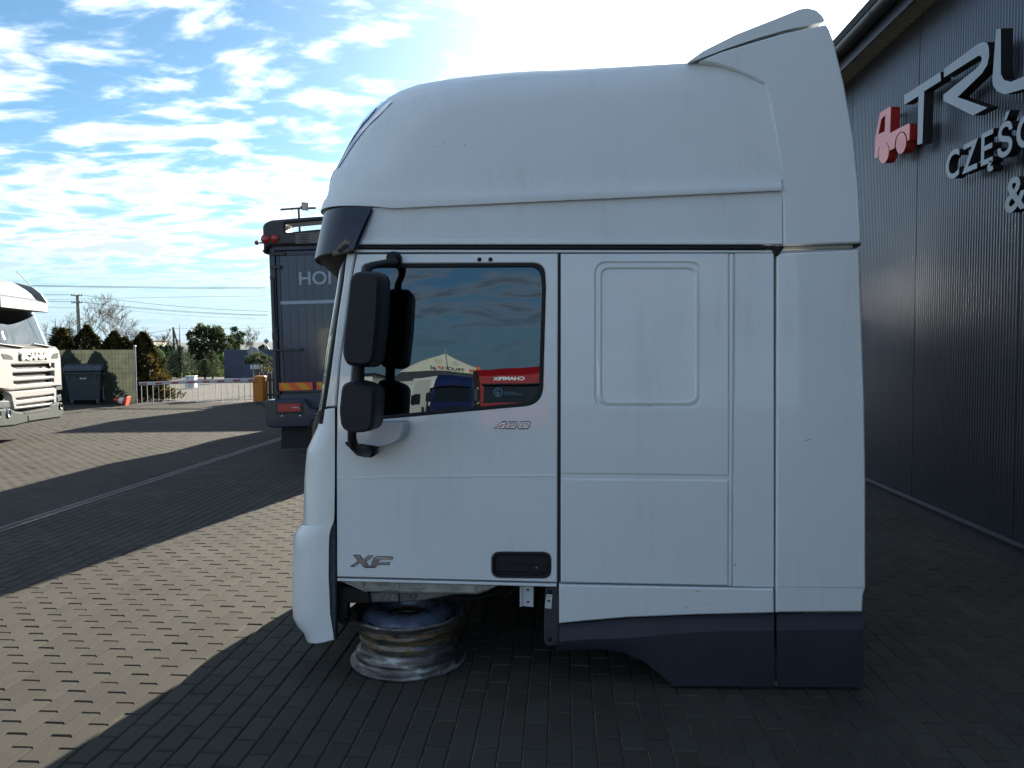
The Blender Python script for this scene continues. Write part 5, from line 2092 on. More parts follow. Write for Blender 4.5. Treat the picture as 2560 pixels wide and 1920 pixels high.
# ------------------------------------------------------------------ barrier
def barrier():
    a = ground(645, 1008)
    YB = a.y
    r = empty('boom_gate', (a.x, YB, 0))
    tag(r, 'red and white boom barrier with hanging bars across the exit', 'barrier')
    og = mat('orange_cabinet', (0.60, 0.20, 0.02), 0.45, var=0.06)
    w0, w1 = at_y(632, 950, YB), at_y(657, 950, YB)
    zt_ = at_y(645, 940, YB).z
    cx = (w0.x + w1.x) / 2 - a.x
    W_ = w1.x - w0.x
    prof = rounded([(cx - W_ / 2, 0.01), (cx + W_ / 2, 0.01), (cx + W_ / 2, zt_), (cx - W_ / 2, zt_)], [0.0, 0.0, 0.05, 0.05], 4)
    mb = MB()
    mb.prism(prof, -0.02, 0.34, (), 0.012)
    cab = mb.build('cabinet', og, r)
    MB().box((cx - 0.0, -0.024, zt_ * 0.40), (W_ * 0.78, 0.008, zt_ * 0.62), bev=0.003).build('cabinet_door', og, cab)
    MB().box((cx, -0.022, zt_ * 0.755), (W_ * 0.98, 0.006, 0.008)).build('hood_seam', BLACK, cab)
    MB().lathe([(0.0001, -0.01), (0.012, -0.01), (0.012, 0.0)], (cx, -0.02, zt_ * 0.87), 12, 'Y').build('lock', BLACK, cab)
    p0, p1 = at_y(348, 959.5, YB - 0.1), at_y(636, 949, YB - 0.1)
    L = p1.x - p0.x
    sl = math.atan2(p1.z - p0.z, L)
    wh = mat('boom_white', (0.5, 0.51, 0.53), 0.4)
    rd = mat('boom_red', (0.42, 0.015, 0.025), 0.45)
    mb = MB()
    mb.box(((p0.x + p1.x) / 2 - a.x, -0.1, (p0.z + p1.z) / 2), (L, 0.05, 0.098), ry=-sl, bev=0.008)
    arm_ = mb.build('boom', wh, r)
    for u0, u1 in ((349, 367), (388.5, 406), (428.5, 446), (467.5, 485), (506.5, 524), (543.5, 561), (583, 600.5), (621.5, 632)):
        b0, b1 = at_y(u0, 950, YB - 0.12), at_y(u1, 950, YB - 0.12)
        x = (b0.x + b1.x) / 2
        f = (x - p0.x) / L
        MB().box((x - a.x, -0.127, p0.z + (p1.z - p0.z) * f - 0.008), (b1.x - b0.x, 0.008, 0.042), ry=-sl).build('red_marking', rd, arm_)
    nb = 20
    for k in range(nb):
        u = 353 + k * (625 - 353) / (nb - 1)
        zb_ = at_y(u + 2, 1008 - (u - 353) * 0.028, YB - 0.1).z
        f = (at_y(u, 950, YB - 0.1).x - p0.x) / L
        x = at_y(u, 950, YB - 0.1).x - a.x
        MB().box((x, -0.1, (zb_ + p0.z + (p1.z - p0.z) * f) / 2), (0.013, 0.012, p0.z + (p1.z - p0.z) * f - zb_)).build('hanging_bar', wh, r)
    q0, q1 = at_y(353, 1007, YB - 0.1), at_y(636, 999, YB - 0.1)
    MB().tube([(q0.x - a.x, -0.1, q0.z), (q1.x - a.x, -0.1, q1.z)], 0.008, 6).build('bottom_rail', wh, r)


barrier()


def pillar_box():
    p = ground(479, 969)
    r = empty('white_pillar', (p.x, p.y, 0))
    tag(r, 'small white pillar box on the gravel beyond the boom barrier', 'pillar')
    w = mat('pillar_white', (0.74, 0.75, 0.77), 0.5, var=0.04)
    h = at_y(479, 941, p.y).z
    MB().box((0, 0, h / 2), (0.26, 0.24, h), bev=0.01).build('body', w, r)
    for s in (-1, 1):
        MB().box((s * 0.165, -0.02, h / 2), (0.06, 0.3, h * 0.97), bev=0.006).build('side_wing', w, r)
    MB().box((0, 0, h + 0.012), (0.42, 0.32, 0.03), bev=0.006).build('cap', w, r)


pillar_box()


# slatted screen wall across the yard, dark board fence by the cabinet
def slat_wall():
    p = ground(561, 947)
    Y = p.y
    ht_ = at_y(600, 874.5, Y).z
    x0, x1 = p.x, at_y(800, 900, Y).x
    r = empty('slat_fence', (x0, Y, 0))
    tag(r, 'blue-grey slatted fence across the gravel beyond the barrier', 'fence')
    m = mat('blue_grey_slat', (0.045, 0.055, 0.09), 0.5, var=0.12, vscale=3)
    n = 12
    h = ht_ / n
    for k in range(n):
        mb = MB()
        L = x1 - x0
        mb.add([(0, -0.012, k * h + 0.012), (L, -0.012, k * h + 0.012), (L, 0.018, (k + 1) * h + 0.012), (0, 0.018, (k + 1) * h + 0.012),
                (0, 0.03, k * h + 0.012), (L, 0.03, k * h + 0.012), (L, 0.04, (k + 1) * h + 0.012), (0, 0.04, (k + 1) * h + 0.012)],
               [(0, 1, 2, 3), (5, 4, 7, 6), (4, 5, 1, 0), (3, 2, 6, 7), (4, 0, 3, 7), (1, 5, 6, 2)])
        mb.build('slat', m, r)
    for x in (0.02, 1.8, 3.6, 5.0):
        MB().box((min(x, x1 - x0), 0.07, ht_ / 2), (0.06, 0.06, ht_ + 0.04)).build('post', m, r)
    # a notice on it
    c = at_y(641, 917, Y - 0.03)
    nb = MB().box((c.x, Y - 0.03, c.z), (0.66, 0.012, 0.24), bev=0.003).build('notice_board', mat('notice_white', (0.68, 0.68, 0.66), 0.6))
    tag(nb, 'white notice board fixed to the blue-grey slatted fence', 'notice')


slat_wall()


def board_fence():
    p = ground(660, 1006)
    r = empty('board_fence', (p.x + 0.05, p.y + 0.6, 0))
    tag(r, 'dark upright board fence just right of the orange barrier cabinet', 'fence')
    m = mat('dark_stained_board', (0.022, 0.026, 0.035), 0.6, var=0.25, vscale=6)
    h = at_y(665, 934, p.y).z
    for k in range(16):
        MB().box((-0.42 + k * 0.125, 0, h / 2 + random.uniform(-0.01, 0.01)), (0.118, 0.025, h), bev=0.004).build('board', m, r)
    for z in (0.2, h - 0.2):
        MB().box((0.52, 0.04, z), (2.0, 0.04, 0.06)).build('rail', m, r)


board_fence()


def round_sign():
    Y = 39.0
    c = at_y(633, 882, Y)
    r = empty('round_sign', (c.x, Y, 0))
    tag(r, 'round road sign seen from its grey back on a thin post', 'road sign')
    m = mat('sign_back_grey', (0.22, 0.24, 0.26), 0.5, metal=0.4)
    MB().lathe([(0.0001, -0.01), (0.27, -0.01), (0.285, 0.0), (0.285, 0.015), (0.0001, 0.015)], (0, 0, c.z), 32, 'Y').build('disc', m, r)
    MB().lathe([(0.268, -0.013), (0.287, -0.016), (0.29, 0.0)], (0, 0, c.z), 32, 'Y').build('edge', GALV, r)
    MB().tube([(0.02, -0.04, 0), (0.0, -0.04, c.z + 0.25)], 0.03, 8).build('post', GALV, r)


round_sign()


def diamond_sign():
    Y = 62.0
    c = at_y(666, 853, Y)
    r = empty('diamond_sign', (c.x, Y, 0))
    tag(r, 'diamond and triangle road signs from behind, at the lorry side', 'road sign')
    m = MATS['sign_back_grey']
    d = 0.24
    MB().prism([(0, c.z + d), (-d, c.z), (0, c.z - d), (d, c.z)], 0, 0.015).build('diamond_plate', m, r)
    MB().prism([(0, c.z - 0.26), (-0.27, c.z - 0.74), (0.27, c.z - 0.74)], 0, 0.015).build('triangle_plate', m, r)
    MB().tube([(0, 0.04, 0), (0, 0.04, c.z + 0.2)], 0.03, 8).build('post', GALV, r)


diamond_sign()


# ------------------------------------------------------------------ poles and wires
def poles():
    con = mat('concrete_pole', (0.26, 0.255, 0.24), 0.85, var=0.12, vscale=2)
    wood = mat('weathered_pole', (0.16, 0.14, 0.115), 0.85, var=0.2, vscale=3)
    Y = 80.0
    top, bot = at_y(193.5, 737, Y), at_y(200, 868, Y)
    r = empty('utility_pole', (bot.x, Y, 0))
    tag(r, 'grey concrete power pole with two cross-arms behind the thuja trees', 'utility pole')
    lean = (top.x - bot.x)
    MB().tube([(0, 0, 0), (0, 0, bot.z), (lean, 0, top.z)], [0.26, 0.24, 0.15], 10).build('mast', con, r)
    for v in (739.5, 757):
        c = at_y(195, v, Y)
        ca = MB().box((lean + 0.02, -0.16, c.z), (1.15, 0.1, 0.09)).build('crossarm', con, r)
        for x in (-0.52, -0.26, 0.26, 0.52):
            MB().lathe([(0.02, 0.0), (0.05, 0.03), (0.05, 0.14), (0.0001, 0.18)], (lean + 0.02 + x, -0.16, c.z + 0.04), 8).build('insulator', con, ca)
    Y2 = 92.0
    top, bot = at_y(433, 818, Y2), at_y(435.5, 866, Y2)
    r = empty('utility_pole', (bot.x, Y2, 0))
    tag(r, 'short wooden pole with a slanting prop left of the big pine', 'utility pole')
    MB().tube([(0, 0, 0), (top.x - bot.x, 0, top.z)], [0.16, 0.12], 8).build('mast', wood, r)
    b = at_y(449, 858, Y2)
    MB().tube([(b.x - bot.x + 0.3, 0, 0), (top.x - bot.x + 0.05, 0, top.z - 0.35)], [0.13, 0.11], 8).build('prop', wood, r)
    Y3 = 110.0
    top, bot = at_y(363.5, 826, Y3), at_y(364.5, 862, Y3)
    r = empty('utility_pole', (bot.x, Y3, 0))
    tag(r, 'thin distant pole above the pale house roof', 'utility pole')
    MB().tube([(0, 0, 0), (top.x - bot.x, 0, top.z)], [0.12, 0.09], 8).build('mast', con, r)
    MB().box((0.1, 0, at_y(364, 836, Y3).z), (0.9, 0.08, 0.07)).build('crossarm', con, r)
    # wires
    wm = mat('power_wire', (0.03, 0.032, 0.035), 0.6)
    lines = [((80, 713.5), (664, 719), 70, 70, 1.2, 0.018), ((80, 715), (664, 722.5), 70.4, 70.4, 1.2, 0.018), ((110, 737), (186, 737), 80, 80, 0, 0.02), ((110, 753), (186, 753.5), 80, 80, 0, 0.02),
             ((205, 737.5), (670, 778.5), 80, 78, 9, 0.017), ((205, 754.5), (670, 787.5), 80, 78, 7, 0.017), ((206, 756), (670, 789), 80.5, 78.5, 8, 0.013), ((120, 749), (664, 740), 95, 95, -1, 0.015),
             ((366, 833), (432, 823), 110, 92, 1.5, 0.018), ((436, 821), (664, 820), 92, 92, 1, 0.013), ((120, 768), (200, 769.5), 95, 95, 0, 0.013), ((260, 770), (640, 797), 100, 100, 5, 0.011)]
    where = ['upper wire of the high pair crossing the sky', 'lower wire of the high pair crossing the sky', 'wire reaching the upper cross-arm from the left', 'wire reaching the lower cross-arm from the left',
             'sagging wire leaving the upper cross-arm to the right', 'upper sagging wire leaving the lower cross-arm', 'lower sagging wire leaving the lower cross-arm', 'thin level wire behind the concrete pole',
             'short wire between the thin pole and the wooden pole', 'faint wire from the wooden pole towards the lorry', 'faint low wire left of the concrete pole', 'faintest sloping wire above the big pine']
    for (a, b, ya, yb, sag, rad), lab in zip(lines, where):
        pts = []
        for i in range(15):
            t = i / 14
            u, v = a[0] + (b[0] - a[0]) * t, a[1] + (b[1] - a[1]) * t + sag * 4 * t * (1 - t) * 0.8
            pts.append(at_y(u, v, ya + (yb - ya) * t))
        o = MB().tube(pts, rad, 5).build('power_line', wm)
        tag(o, lab, 'power line', 'power lines over the road')


poles()


def floodlight_mast():
    Y = 30.0
    c = at_y(747, 522, Y)
    r = empty('light_mast', (c.x, Y, 0))
    tag(r, 'floodlight mast rising behind the dark box lorry', 'light mast')
    m = mat('mast_steel', (0.10, 0.105, 0.11), 0.5, metal=0.4)
    MB().tube([(0.05, 0, 0), (0.03, 0, c.z - 1.0), (0, 0, c.z)], 0.05, 10).build('mast', m, r)
    a, b = at_y(701, 524, Y), at_y(791, 520, Y)
    MB().tube([(a.x - c.x, 0, a.z), (0, 0, c.z + 0.02), (b.x - c.x, 0, b.z)], 0.042, 8).build('crossbar', m, r)
    f = at_y(764, 517, Y)
    fl = MB().box((f.x - c.x, -0.08, f.z), (0.27, 0.07, 0.30), rx=R(20), ry=R(6), bev=0.01).build('floodlight', m, r)
    MB().box((f.x - c.x, -0.122, f.z - 0.005), (0.225, 0.012, 0.25), rx=R(20), ry=R(6)).build('lens', mat('floodlight_lens', (0.45, 0.45, 0.43), 0.3), fl)
    MB().box((f.x - c.x - 0.17, 0.0, f.z - 0.02), (0.06, 0.08, 0.10)).build('bracket', m, fl)
    MB().box((at_y(732, 521, Y).x - c.x, 0, c.z + 0.0), (0.06, 0.07, 0.10)).build('clamp', m, r)


floodlight_mast()


def far_house():
    Y = 118.0
    a, b = at_y(306, 858, Y), at_y(372, 858, Y)
    r = empty('distant_house', ((a.x + b.x) / 2, Y, 0))
    tag(r, 'pale flat-roofed house far behind the thuja trees', 'house')
    w = b.x - a.x
    m = mat('pale_render', (0.58, 0.55, 0.46), 0.8, var=0.06)
    zt_ = at_y(340, 851.5, Y).z
    MB().box((0, 3, zt_ / 2), (w, 6, zt_)).build('wall', m, r)
    MB().box((0, 3, zt_ + 0.06), (w + 0.4, 6.4, 0.14)).build('roof', mat('grey_roof', (0.2, 0.2, 0.2), 0.8), r)
    for x in (-w * 0.3, 0, w * 0.3):
        MB().box((x, -0.02, zt_ * 0.55), (0.7, 0.06, 0.7)).build('window', mat('dark_pane', (0.03, 0.035, 0.04), 0.2), r)


far_house()


# the articulated trailer parked beyond the box lorry, hidden by it, whose shadow reaches across the yard
def hidden_trailer():
    r = empty('parked_trailer', (-5.9, 25.3, 0), R(2))
    tag(r, 'parked box trailer standing beyond the dark lorry', 'trailer')
    m = mat('trailer_grey', (0.35, 0.36, 0.38), 0.4, var=0.05)
    MB().box((4.3, 1.25, 2.45), (8.6, 2.5, 2.6), bev=0.04).build('box_body', m, r)
    MB().box((4.3, 1.25, 1.0), (8.0, 1.0, 0.25)).build('chassis', DARKIN, r)
    for x in (1.4, 2.6):
        for y in (0.2, 2.3):
            w = MB().lathe([(0.2, -0.15), (0.45, -0.15), (0.5, -0.1), (0.5, 0.1), (0.45, 0.15), (0.2, 0.15)], (x, y, 0.5), 24, 'Y').build('wheel', TYRE, r)
    for y in (0.5, 2.0):
        MB().box((7.4, y, 0.5), (0.12, 0.12, 1.0)).build('landing_leg', GALV, r)


hidden_trailer()


def hills():
    rows = []
    xs = np.linspace(-3800, 3800, 90)
    rng = random.Random(5)
    ph = [rng.uniform(0, 6) for _ in range(6)]
    for y, k in ((3300, 0.0), (3700, 0.75), (4200, 1.0), (5600, 0.3)):
        rows.append([Vector((x, y, -2 + k * (34 + 14 * math.sin(x / 520 + ph[0]) + 9 * math.sin(x / 230 + ph[1]) + 4 * math.sin(x / 90 + ph[2])))) for x in xs])
    mb = MB()
    mb.grid(rows, True)
    o = mb.build('hills', mat('distant_hills', (0.05, 0.075, 0.085), 0.9, var=0.3, vscale=0.01))
    tag(o, kind='structure')


hills()


# ------------------------------------------------------------------ planting
def leaf_mat(name, cols, trans=0.25, rough=0.6):
    m = bpy.data.materials.new(name)
    m.use_nodes = True
    t = m.node_tree
    q = NT(t)
    b = t.nodes['Principled BSDF']
    b.inputs['Roughness'].default_value = rough
    b.inputs['Specular IOR Level'].default_value = 0.3
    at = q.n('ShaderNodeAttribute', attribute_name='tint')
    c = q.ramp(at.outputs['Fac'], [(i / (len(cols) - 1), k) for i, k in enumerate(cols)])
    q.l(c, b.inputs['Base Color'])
    tr = q.n('ShaderNodeBsdfTranslucent')
    q.l(c, tr.inputs[0])
    mx = q.n('ShaderNodeMixShader')
    mx.inputs[0].default_value = trans
    q.l(b.outputs[0], mx.inputs[1])
    q.l(tr.outputs[0], mx.inputs[2])
    q.l(mx.outputs[0], t.nodes['Material Output'].inputs[0])
    return m


BARK = mat('bark', (0.09, 0.075, 0.06), 0.9, var=0.3, vscale=10)
THUJA = leaf_mat('thuja_leaf', [(0.014, 0.017, 0.006), (0.038, 0.036, 0.010), (0.085, 0.060, 0.016), (0.125, 0.08, 0.02)], 0.4)
SPRUCE = leaf_mat('spruce_needle', [(0.010, 0.020, 0.012), (0.028, 0.052, 0.028), (0.07, 0.105, 0.05)], 0.35)
PINE = leaf_mat('pine_needle', [(0.012, 0.022, 0.010), (0.045, 0.068, 0.026), (0.12, 0.155, 0.055)], 0.35)
SHRUB = leaf_mat('shrub_leaf', [(0.02, 0.035, 0.012), (0.06, 0.10, 0.035), (0.17, 0.25, 0.09)], 0.5)
YELLOW = leaf_mat('golden_conifer_leaf', [(0.05, 0.05, 0.012), (0.11, 0.10, 0.025), (0.16, 0.14, 0.035)])


def tri_cloud(P, N, S, T, asp=2.2, seed=1):
    """many small leaf faces: positions P, directions N (long axis), sizes S, tints T -> mesh"""
    rng = np.random.default_rng(seed)
    n = len(P)
    N = N / (np.linalg.norm(N, axis=1, keepdims=True) + 1e-9)
    rnd = rng.normal(size=(n, 3))
    A = np.cross(N, rnd)
    A /= (np.linalg.norm(A, axis=1, keepdims=True) + 1e-9)
    S = S[:, None]
    V = np.stack([P - A * S / asp * 0.5, P + N * S * 0.45 + A * S / asp * 0.55, P + N * S, P + N * S * 0.45 - A * S / asp * 0.55], 1).reshape(-1, 3)
    F = np.arange(n * 4).reshape(-1, 4)
    me = bpy.data.meshes.new('foliage')
    me.vertices.add(len(V))
    me.vertices.foreach_set('co', V.ravel())
    me.loops.add(F.size)
    me.loops.foreach_set('vertex_index', F.ravel())
    me.polygons.add(len(F))
    me.polygons.foreach_set('loop_start', np.arange(len(F)) * 4)
    me.update(calc_edges=True)
    me.polygons.foreach_set('use_smooth', np.zeros(len(F), bool))
    a = me.attributes.new('tint', 'FLOAT', 'POINT')
    a.data.foreach_set('value', np.repeat(np.clip(T, 0, 1), 4))
    return me


def trunk(root, h, r, bend=0.0, m=BARK):
    return MB().tube([(0, 0, -0.05), (bend * .4, 0, h * .4), (bend, bend * .5, h)], [r, r * .75, r * .35], 8).build('trunk', m, root)


def thuja(name, x, y, h, r, label, seed, mt=THUJA, n=6200, leaf=0.11, group=None, low=0.0, power=0.75):
    rng = np.random.default_rng(seed)
    root = empty(name, (x, y, 0))
    tag(root, label, 'tree', group)
    trunk(root, h * 0.6, 0.07)
    t = rng.random(n) ** 1.1
    lump = 1 + 0.14 * np.sin(t * 23 + rng.random()) + 0.0
    a = rng.random(n) * 2 * np.pi
    fl = 1 + 0.16 * np.sin(a * 5 + t * 9) + 0.10 * np.sin(a * 9 - t * 17)
    rad = r * (1 - t) ** power * fl * lump * (0.55 + 0.47 * rng.random(n) ** 0.4)
    rad = np.maximum(rad, 0.02)
    P = np.stack([np.cos(a) * rad, np.sin(a) * rad, low + t * (h - low - 0.05)], 1)
    N = np.stack([np.cos(a) * 0.5, np.sin(a) * 0.5, np.ones(n) * 0.9], 1) + rng.normal(0, 0.35, (n, 3))
    T = 0.35 + 0.25 * np.sin(a * 3 + t * 6) + rng.normal(0, 0.2, n)
    link('crown', tri_cloud(P, N, leaf * (0.6 + 0.8 * rng.random(n)), T, seed=seed), mt, root)
    return root


def spruce(name, x, y, h, r, label, seed, mt=SPRUCE, whorls=16, leader=0.12, group=None, per=9, up=0.0):
    """tiers of drooping boughs with needles along each"""
    rng = np.random.default_rng(seed)
    root = empty(name, (x, y, 0))
    tag(root, label, 'tree', group)
    MB().tube([(0, 0, -0.05), (0, 0, h * .5), (0, 0, h)], [0.06, 0.04, 0.008], 6).build('trunk', BARK, root)
    Ps, Ns, Ts = [], [], []
    mbb = MB()
    for k in range(whorls):
        f = k / whorls
        z0 = 0.12 * h + f * (1 - leader - 0.12) * h
        L = r * (1 - f) ** 0.85 + 0.04
        for j in range(per):
            a = 2 * math.pi * (j + rng.random() * 0.8) / per + k
            l = L * (0.75 + 0.4 * rng.random())
            m = int(14 + 50 * l / max(r, 0.3))
            s = rng.random(m)
            dz = (-0.25 + 0.45 * f + up) * l
            px = np.cos(a) * l * s
            py = np.sin(a) * l * s
            pz = z0 + dz * s + 0.18 * l * s * s + rng.normal(0, 0.025 * h / 4 + 0.012, m)
            wob = rng.normal(0, 0.09 * l, (m, 2)) * (1 - 0.5 * s)[:, None]
            Ps.append(np.stack([px + wob[:, 0], py + wob[:, 1], pz], 1))
            Ns.append(np.stack([np.cos(a) + rng.normal(0, .6, m), np.sin(a) + rng.normal(0, .6, m), rng.normal(0.1, 0.4, m)], 1))
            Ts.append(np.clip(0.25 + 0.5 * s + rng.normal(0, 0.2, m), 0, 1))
            mbb.tube([(0, 0, z0), (math.cos(a) * l, math.sin(a) * l, z0 + dz + 0.18 * l)], [0.012, 0.004], 4, False)
    mbb.build('boughs', BARK, root)
    P = np.concatenate(Ps)
    n = len(P)
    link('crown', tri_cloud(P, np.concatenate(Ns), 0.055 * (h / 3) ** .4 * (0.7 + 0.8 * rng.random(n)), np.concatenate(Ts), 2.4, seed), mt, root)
    return root


def clumpy(name, x, y, z0, blobs, label, seed, mt, n=500, leaf=0.07, cat='tree', stems=((0, 0),), group=None, upw=0.5, bark=BARK, sr=0.05):
    """crown of separate leaf clumps, sky showing between"""
    rng = np.random.default_rng(seed)
    root = empty(name, (x, y, 0))
    tag(root, label, cat, group)
    mb = MB()
    for sx_, sy_ in stems:
        mb.tube([(sx_, sy_, -0.05), (sx_ * 1.1, sy_, z0 * .6 + .1), (sx_ * 0.6, sy_, max(b[2] for b in blobs) * 0.8)], [sr, sr * .8, sr * .3], 6)
    for b in blobs:
        mb.tube([(stems[0][0], stems[0][1], z0 * 0.8), (b[0] * 0.6, b[1] * 0.6, (z0 + b[2]) / 2), (b[0], b[1], b[2])], [sr * .5, sr * .35, sr * .15], 4, False)
    mb.build('trunk', bark, root)
    Ps, Ns, Ts = [], [], []
    for bx, by, bz, br, bh in blobs:
        m = int(n * br * br / 0.09) + 60
        d = rng.normal(size=(m, 3))
        d /= np.linalg.norm(d, axis=1, keepdims=True)
        rr = (0.5 + 0.5 * rng.random(m) ** 0.5) * (1 + 0.2 * np.sin(d[:, 0] * 6 + bx * 9) + 0.15 * np.sin(d[:, 2] * 8))
        Ps.append(np.stack([bx + d[:, 0] * br * rr, by + d[:, 1] * br * rr, bz + d[:, 2] * bh * rr], 1))
        Ns.append(d + np.array([0, 0, upw]) + rng.normal(0, 0.35, (m, 3)))
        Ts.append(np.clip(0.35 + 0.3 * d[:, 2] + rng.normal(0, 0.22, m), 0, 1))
    P = np.concatenate(Ps)
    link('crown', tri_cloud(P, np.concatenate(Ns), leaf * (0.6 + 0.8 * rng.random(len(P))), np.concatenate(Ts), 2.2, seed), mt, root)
    return root


TWIG = mat('winter_twig', (0.15, 0.12, 0.095), 0.9, var=0.25, vscale=4)


def bare_tree(name, x, y, h, label, seed, spread=0.62, levels=5, group=None, r0=0.1, zb=0.0):
    rng = random.Random(seed)
    root = empty(name, (x, y, 0))
    tag(root, label, 'tree', group)
    tr, cr = MB(), MB()

    def grow(p, d, L, r, lv):
        pts = [p]
        rs = [r]
        q_ = p.copy()
        dd = d.copy()
        for i in range(3):
            dd = (dd + Vector((rng.gauss(0, .10), rng.gauss(0, .10), rng.gauss(0.05, .06)))).normalized()
            q_ = q_ + dd * L / 3
            pts.append(q_.copy())
            rs.append(r * (1 - 0.2 * (i + 1)))
        (tr if lv >= levels - 1 else cr).tube(pts, rs, 5 if lv > 2 else 3, False)
        if lv == 0:
            return
        for k in range(rng.choice((3, 3, 4)) if lv > 1 else 4):
            t = rng.choice((1, 2, 3, 3))
            ang = rng.uniform(0, 2 * math.pi)
            side = Vector((math.cos(ang), math.sin(ang), 0.15))
            nd = (dd * (1 - spread * .55) + side * spread * rng.uniform(.5, 1.1)).normalized()
            grow(pts[t], nd, L * rng.uniform(.58, .8), max(rs[t] * 0.62, 0.015), lv - 1)

    grow(Vector((0, 0, 0)), Vector((0, 0, 1)), h * 0.34, r0, levels)
    tr.build('trunk', TWIG, root)
    cr.build('crown', TWIG, root)
    return root


def plant():
    # thujas behind and beside the screen fence
    for u, v, Y, r, lab, sd in ((156, 826, 24.3, 1.05, 'brown-tinged thuja behind the fence beside the white lorry roof', 1), (217, 818, 24.3, 1.1, 'brown-tinged thuja behind the fence at the concrete pole foot', 2),
                                (286, 834, 24.3, 1.12, 'broad brown-tinged thuja behind the fence left of its end post', 3)):
        p = at_y(u, v, Y)
        thuja('thuja_tree', p.x, Y, p.z + 0.05, r, lab, sd, group='thujas along the fence', power=0.85)
    p = at_y(348, 832, 24.4)
    thuja('thuja_tree', p.x + 0.12, 24.4, p.z, 0.86, 'tall dark thuja standing between fence end and boom barrier', 4, group='thujas along the fence', n=6500, power=0.75)
    p = at_y(312, 856, 24.5)  # low thuja, its unseen bulk added to shade the fence fabric
    thuja('thuja_tree', p.x, 24.5, p.z + 0.15, 1.0, 'low brown-tinged thuja barely topping the fence near its end post', 5, group='thujas along the fence', power=0.8)
    # dark spruces over the fence
    for u, v, Y, r, lab, sd in ((138, 796, 36, 0.85, 'slim dark spruce right above the white lorry', 11), (173, 800, 37, 1.25, 'blue-green spruce left of the concrete power pole', 12), (219, 808, 38, 0.8, 'spruce tip just right of the concrete power pole', 13)):
        p = at_y(u, v, Y)
        spruce('spruce_tree', p.x, Y, p.z, r, lab, sd, per=11, whorls=20)
    # bare trees
    for u, v, Y, lab, sd, sp_ in ((132, 772, 74, 'bare winter tree just right of the white lorry roof', 21, .6), (222, 752, 72, 'bare winter tree right behind the concrete power pole', 22, .55),
                                  (288, 770, 71, 'widest bare winter tree, second right of the concrete pole', 27, .68), (336, 790, 70, 'low spreading bare tree above the fence end post', 24, .75),
                                  (404, 836, 80, 'thin bare tree left of the wooden pole', 25, .5), (418, 848, 82, 'small bare tree close by the wooden pole', 26, .6), (614, 826, 60, 'bare tree right of the big pine', 28, .6)):
        p = at_y(u, v, Y)
        bare_tree('bare_tree', p.x, Y, p.z * 1.32, lab, sd, sp_, levels=5, group='bare winter trees', r0=0.05 + p.z * 0.014)
    # big pine
    Y = 50.0
    g = lambda u, v: at_y(u, v, Y)
    rng = random.Random(4)
    cx = g(528, 850).x
    bl = []
    for u, v, r in ((508, 826, .42), (524, 832, .40), (544, 830, .38), (556, 840, .36), (492, 842, .34), (484, 862, .30), (508, 848, .40), (534, 850, .42), (564, 856, .36), (500, 868, .42), (526, 872, .46), (552, 876, .44), (572, 872, .34), (492, 890, .42), (516, 896, .46), (542, 898, .46), (566, 896, .40), (506, 912, .4), (534, 914, .4), (558, 912, .36)):
        p = g(u, v)
        bl.append((p.x - cx, rng.uniform(-.8, .8), p.z, r, r * .85))
    clumpy('pine_tree', cx, Y, 0.5, bl, 'largest tree, a dark broad pine left of the slatted fence', 31, PINE, n=420, leaf=0.13, sr=0.12, upw=0.9)
    cx = g(592, 850).x
    bl = []
    for u, v, r in ((588, 826, .22), (600, 838, .24), (580, 842, .2), (594, 852, .26), (584, 866, .26), (604, 858, .18), (590, 880, .25)):
        p = at_y(u, v, 53)
        bl.append((p.x - at_y(592, 850, 53).x, rng.uniform(-.4, .4), p.z, r, r * .8))
    clumpy('pine_tree', at_y(592, 850, 53).x, 53, 0.5, bl, 'slender open pine right beside the big pine', 32, PINE, n=420, leaf=0.13, sr=0.07, upw=0.9)
    # spruces at the edge of the gravel
    for u, vt, vb, r, lab, sd, ld in ((452, 811, 945, 1.05, 'spruce with a long bare leader shoot behind the barrier', 41, 0.40), (513, 882, 949, 0.66, 'small open young spruce behind the red and white boom', 42, 0.25), (532, 868, 946, 0.75, 'young spruce in front of the big pine', 43, 0.12)):
        b = ground(u, vb)
        t = at_y(u, vt, b.y)
        spruce('spruce_tree', b.x, b.y, t.z, r, lab, sd, leader=ld, per=10, up=0.25 if sd == 42 else 0.08, mt=SPRUCE if sd == 41 else PINE)
    # shrubs
    for u, v, vb, w, h, lab, sd, mt_ in ((386, 905, 946, 0.42, 0.70, 'pale green shrub right of the tall dark thuja', 51, SHRUB), (412, 906, 942, 0.66, 0.60, 'broad dark evergreen shrub left of the leader-shoot spruce', 52, SPRUCE), (496, 912, 938, 0.8, 0.50, 'low dark hedge shrub under the big pine', 53, SPRUCE),
                                         (394, 940, 953, 0.30, 0.26, 'low golden-green conifer cushion on the gravel edge', 54, YELLOW), (437, 934, 945, 0.30, 0.22, 'small bright green bush below the broad shrub', 55, SHRUB), (550, 905, 938, 0.3, 0.5, 'leafy bush at the left end of the slatted fence', 56, SHRUB)):
        b = ground(u, vb)
        c = at_y(u, v, b.y)
        bl = [(rng.uniform(-w, w) * .7, rng.uniform(-.3, .3), max(0.1, c.z + rng.uniform(-h, h) * .55), w * rng.uniform(.45, .65), h * rng.uniform(.4, .6)) for _ in range(8)]
        clumpy('shrub', b.x, b.y + 0.3, 0.15, bl, lab, sd, mt_, n=360, leaf=0.085, cat='shrub', sr=0.03)
    # clipped tree beside the orange cabinet
    c = at_y(645, 900, 26.5)
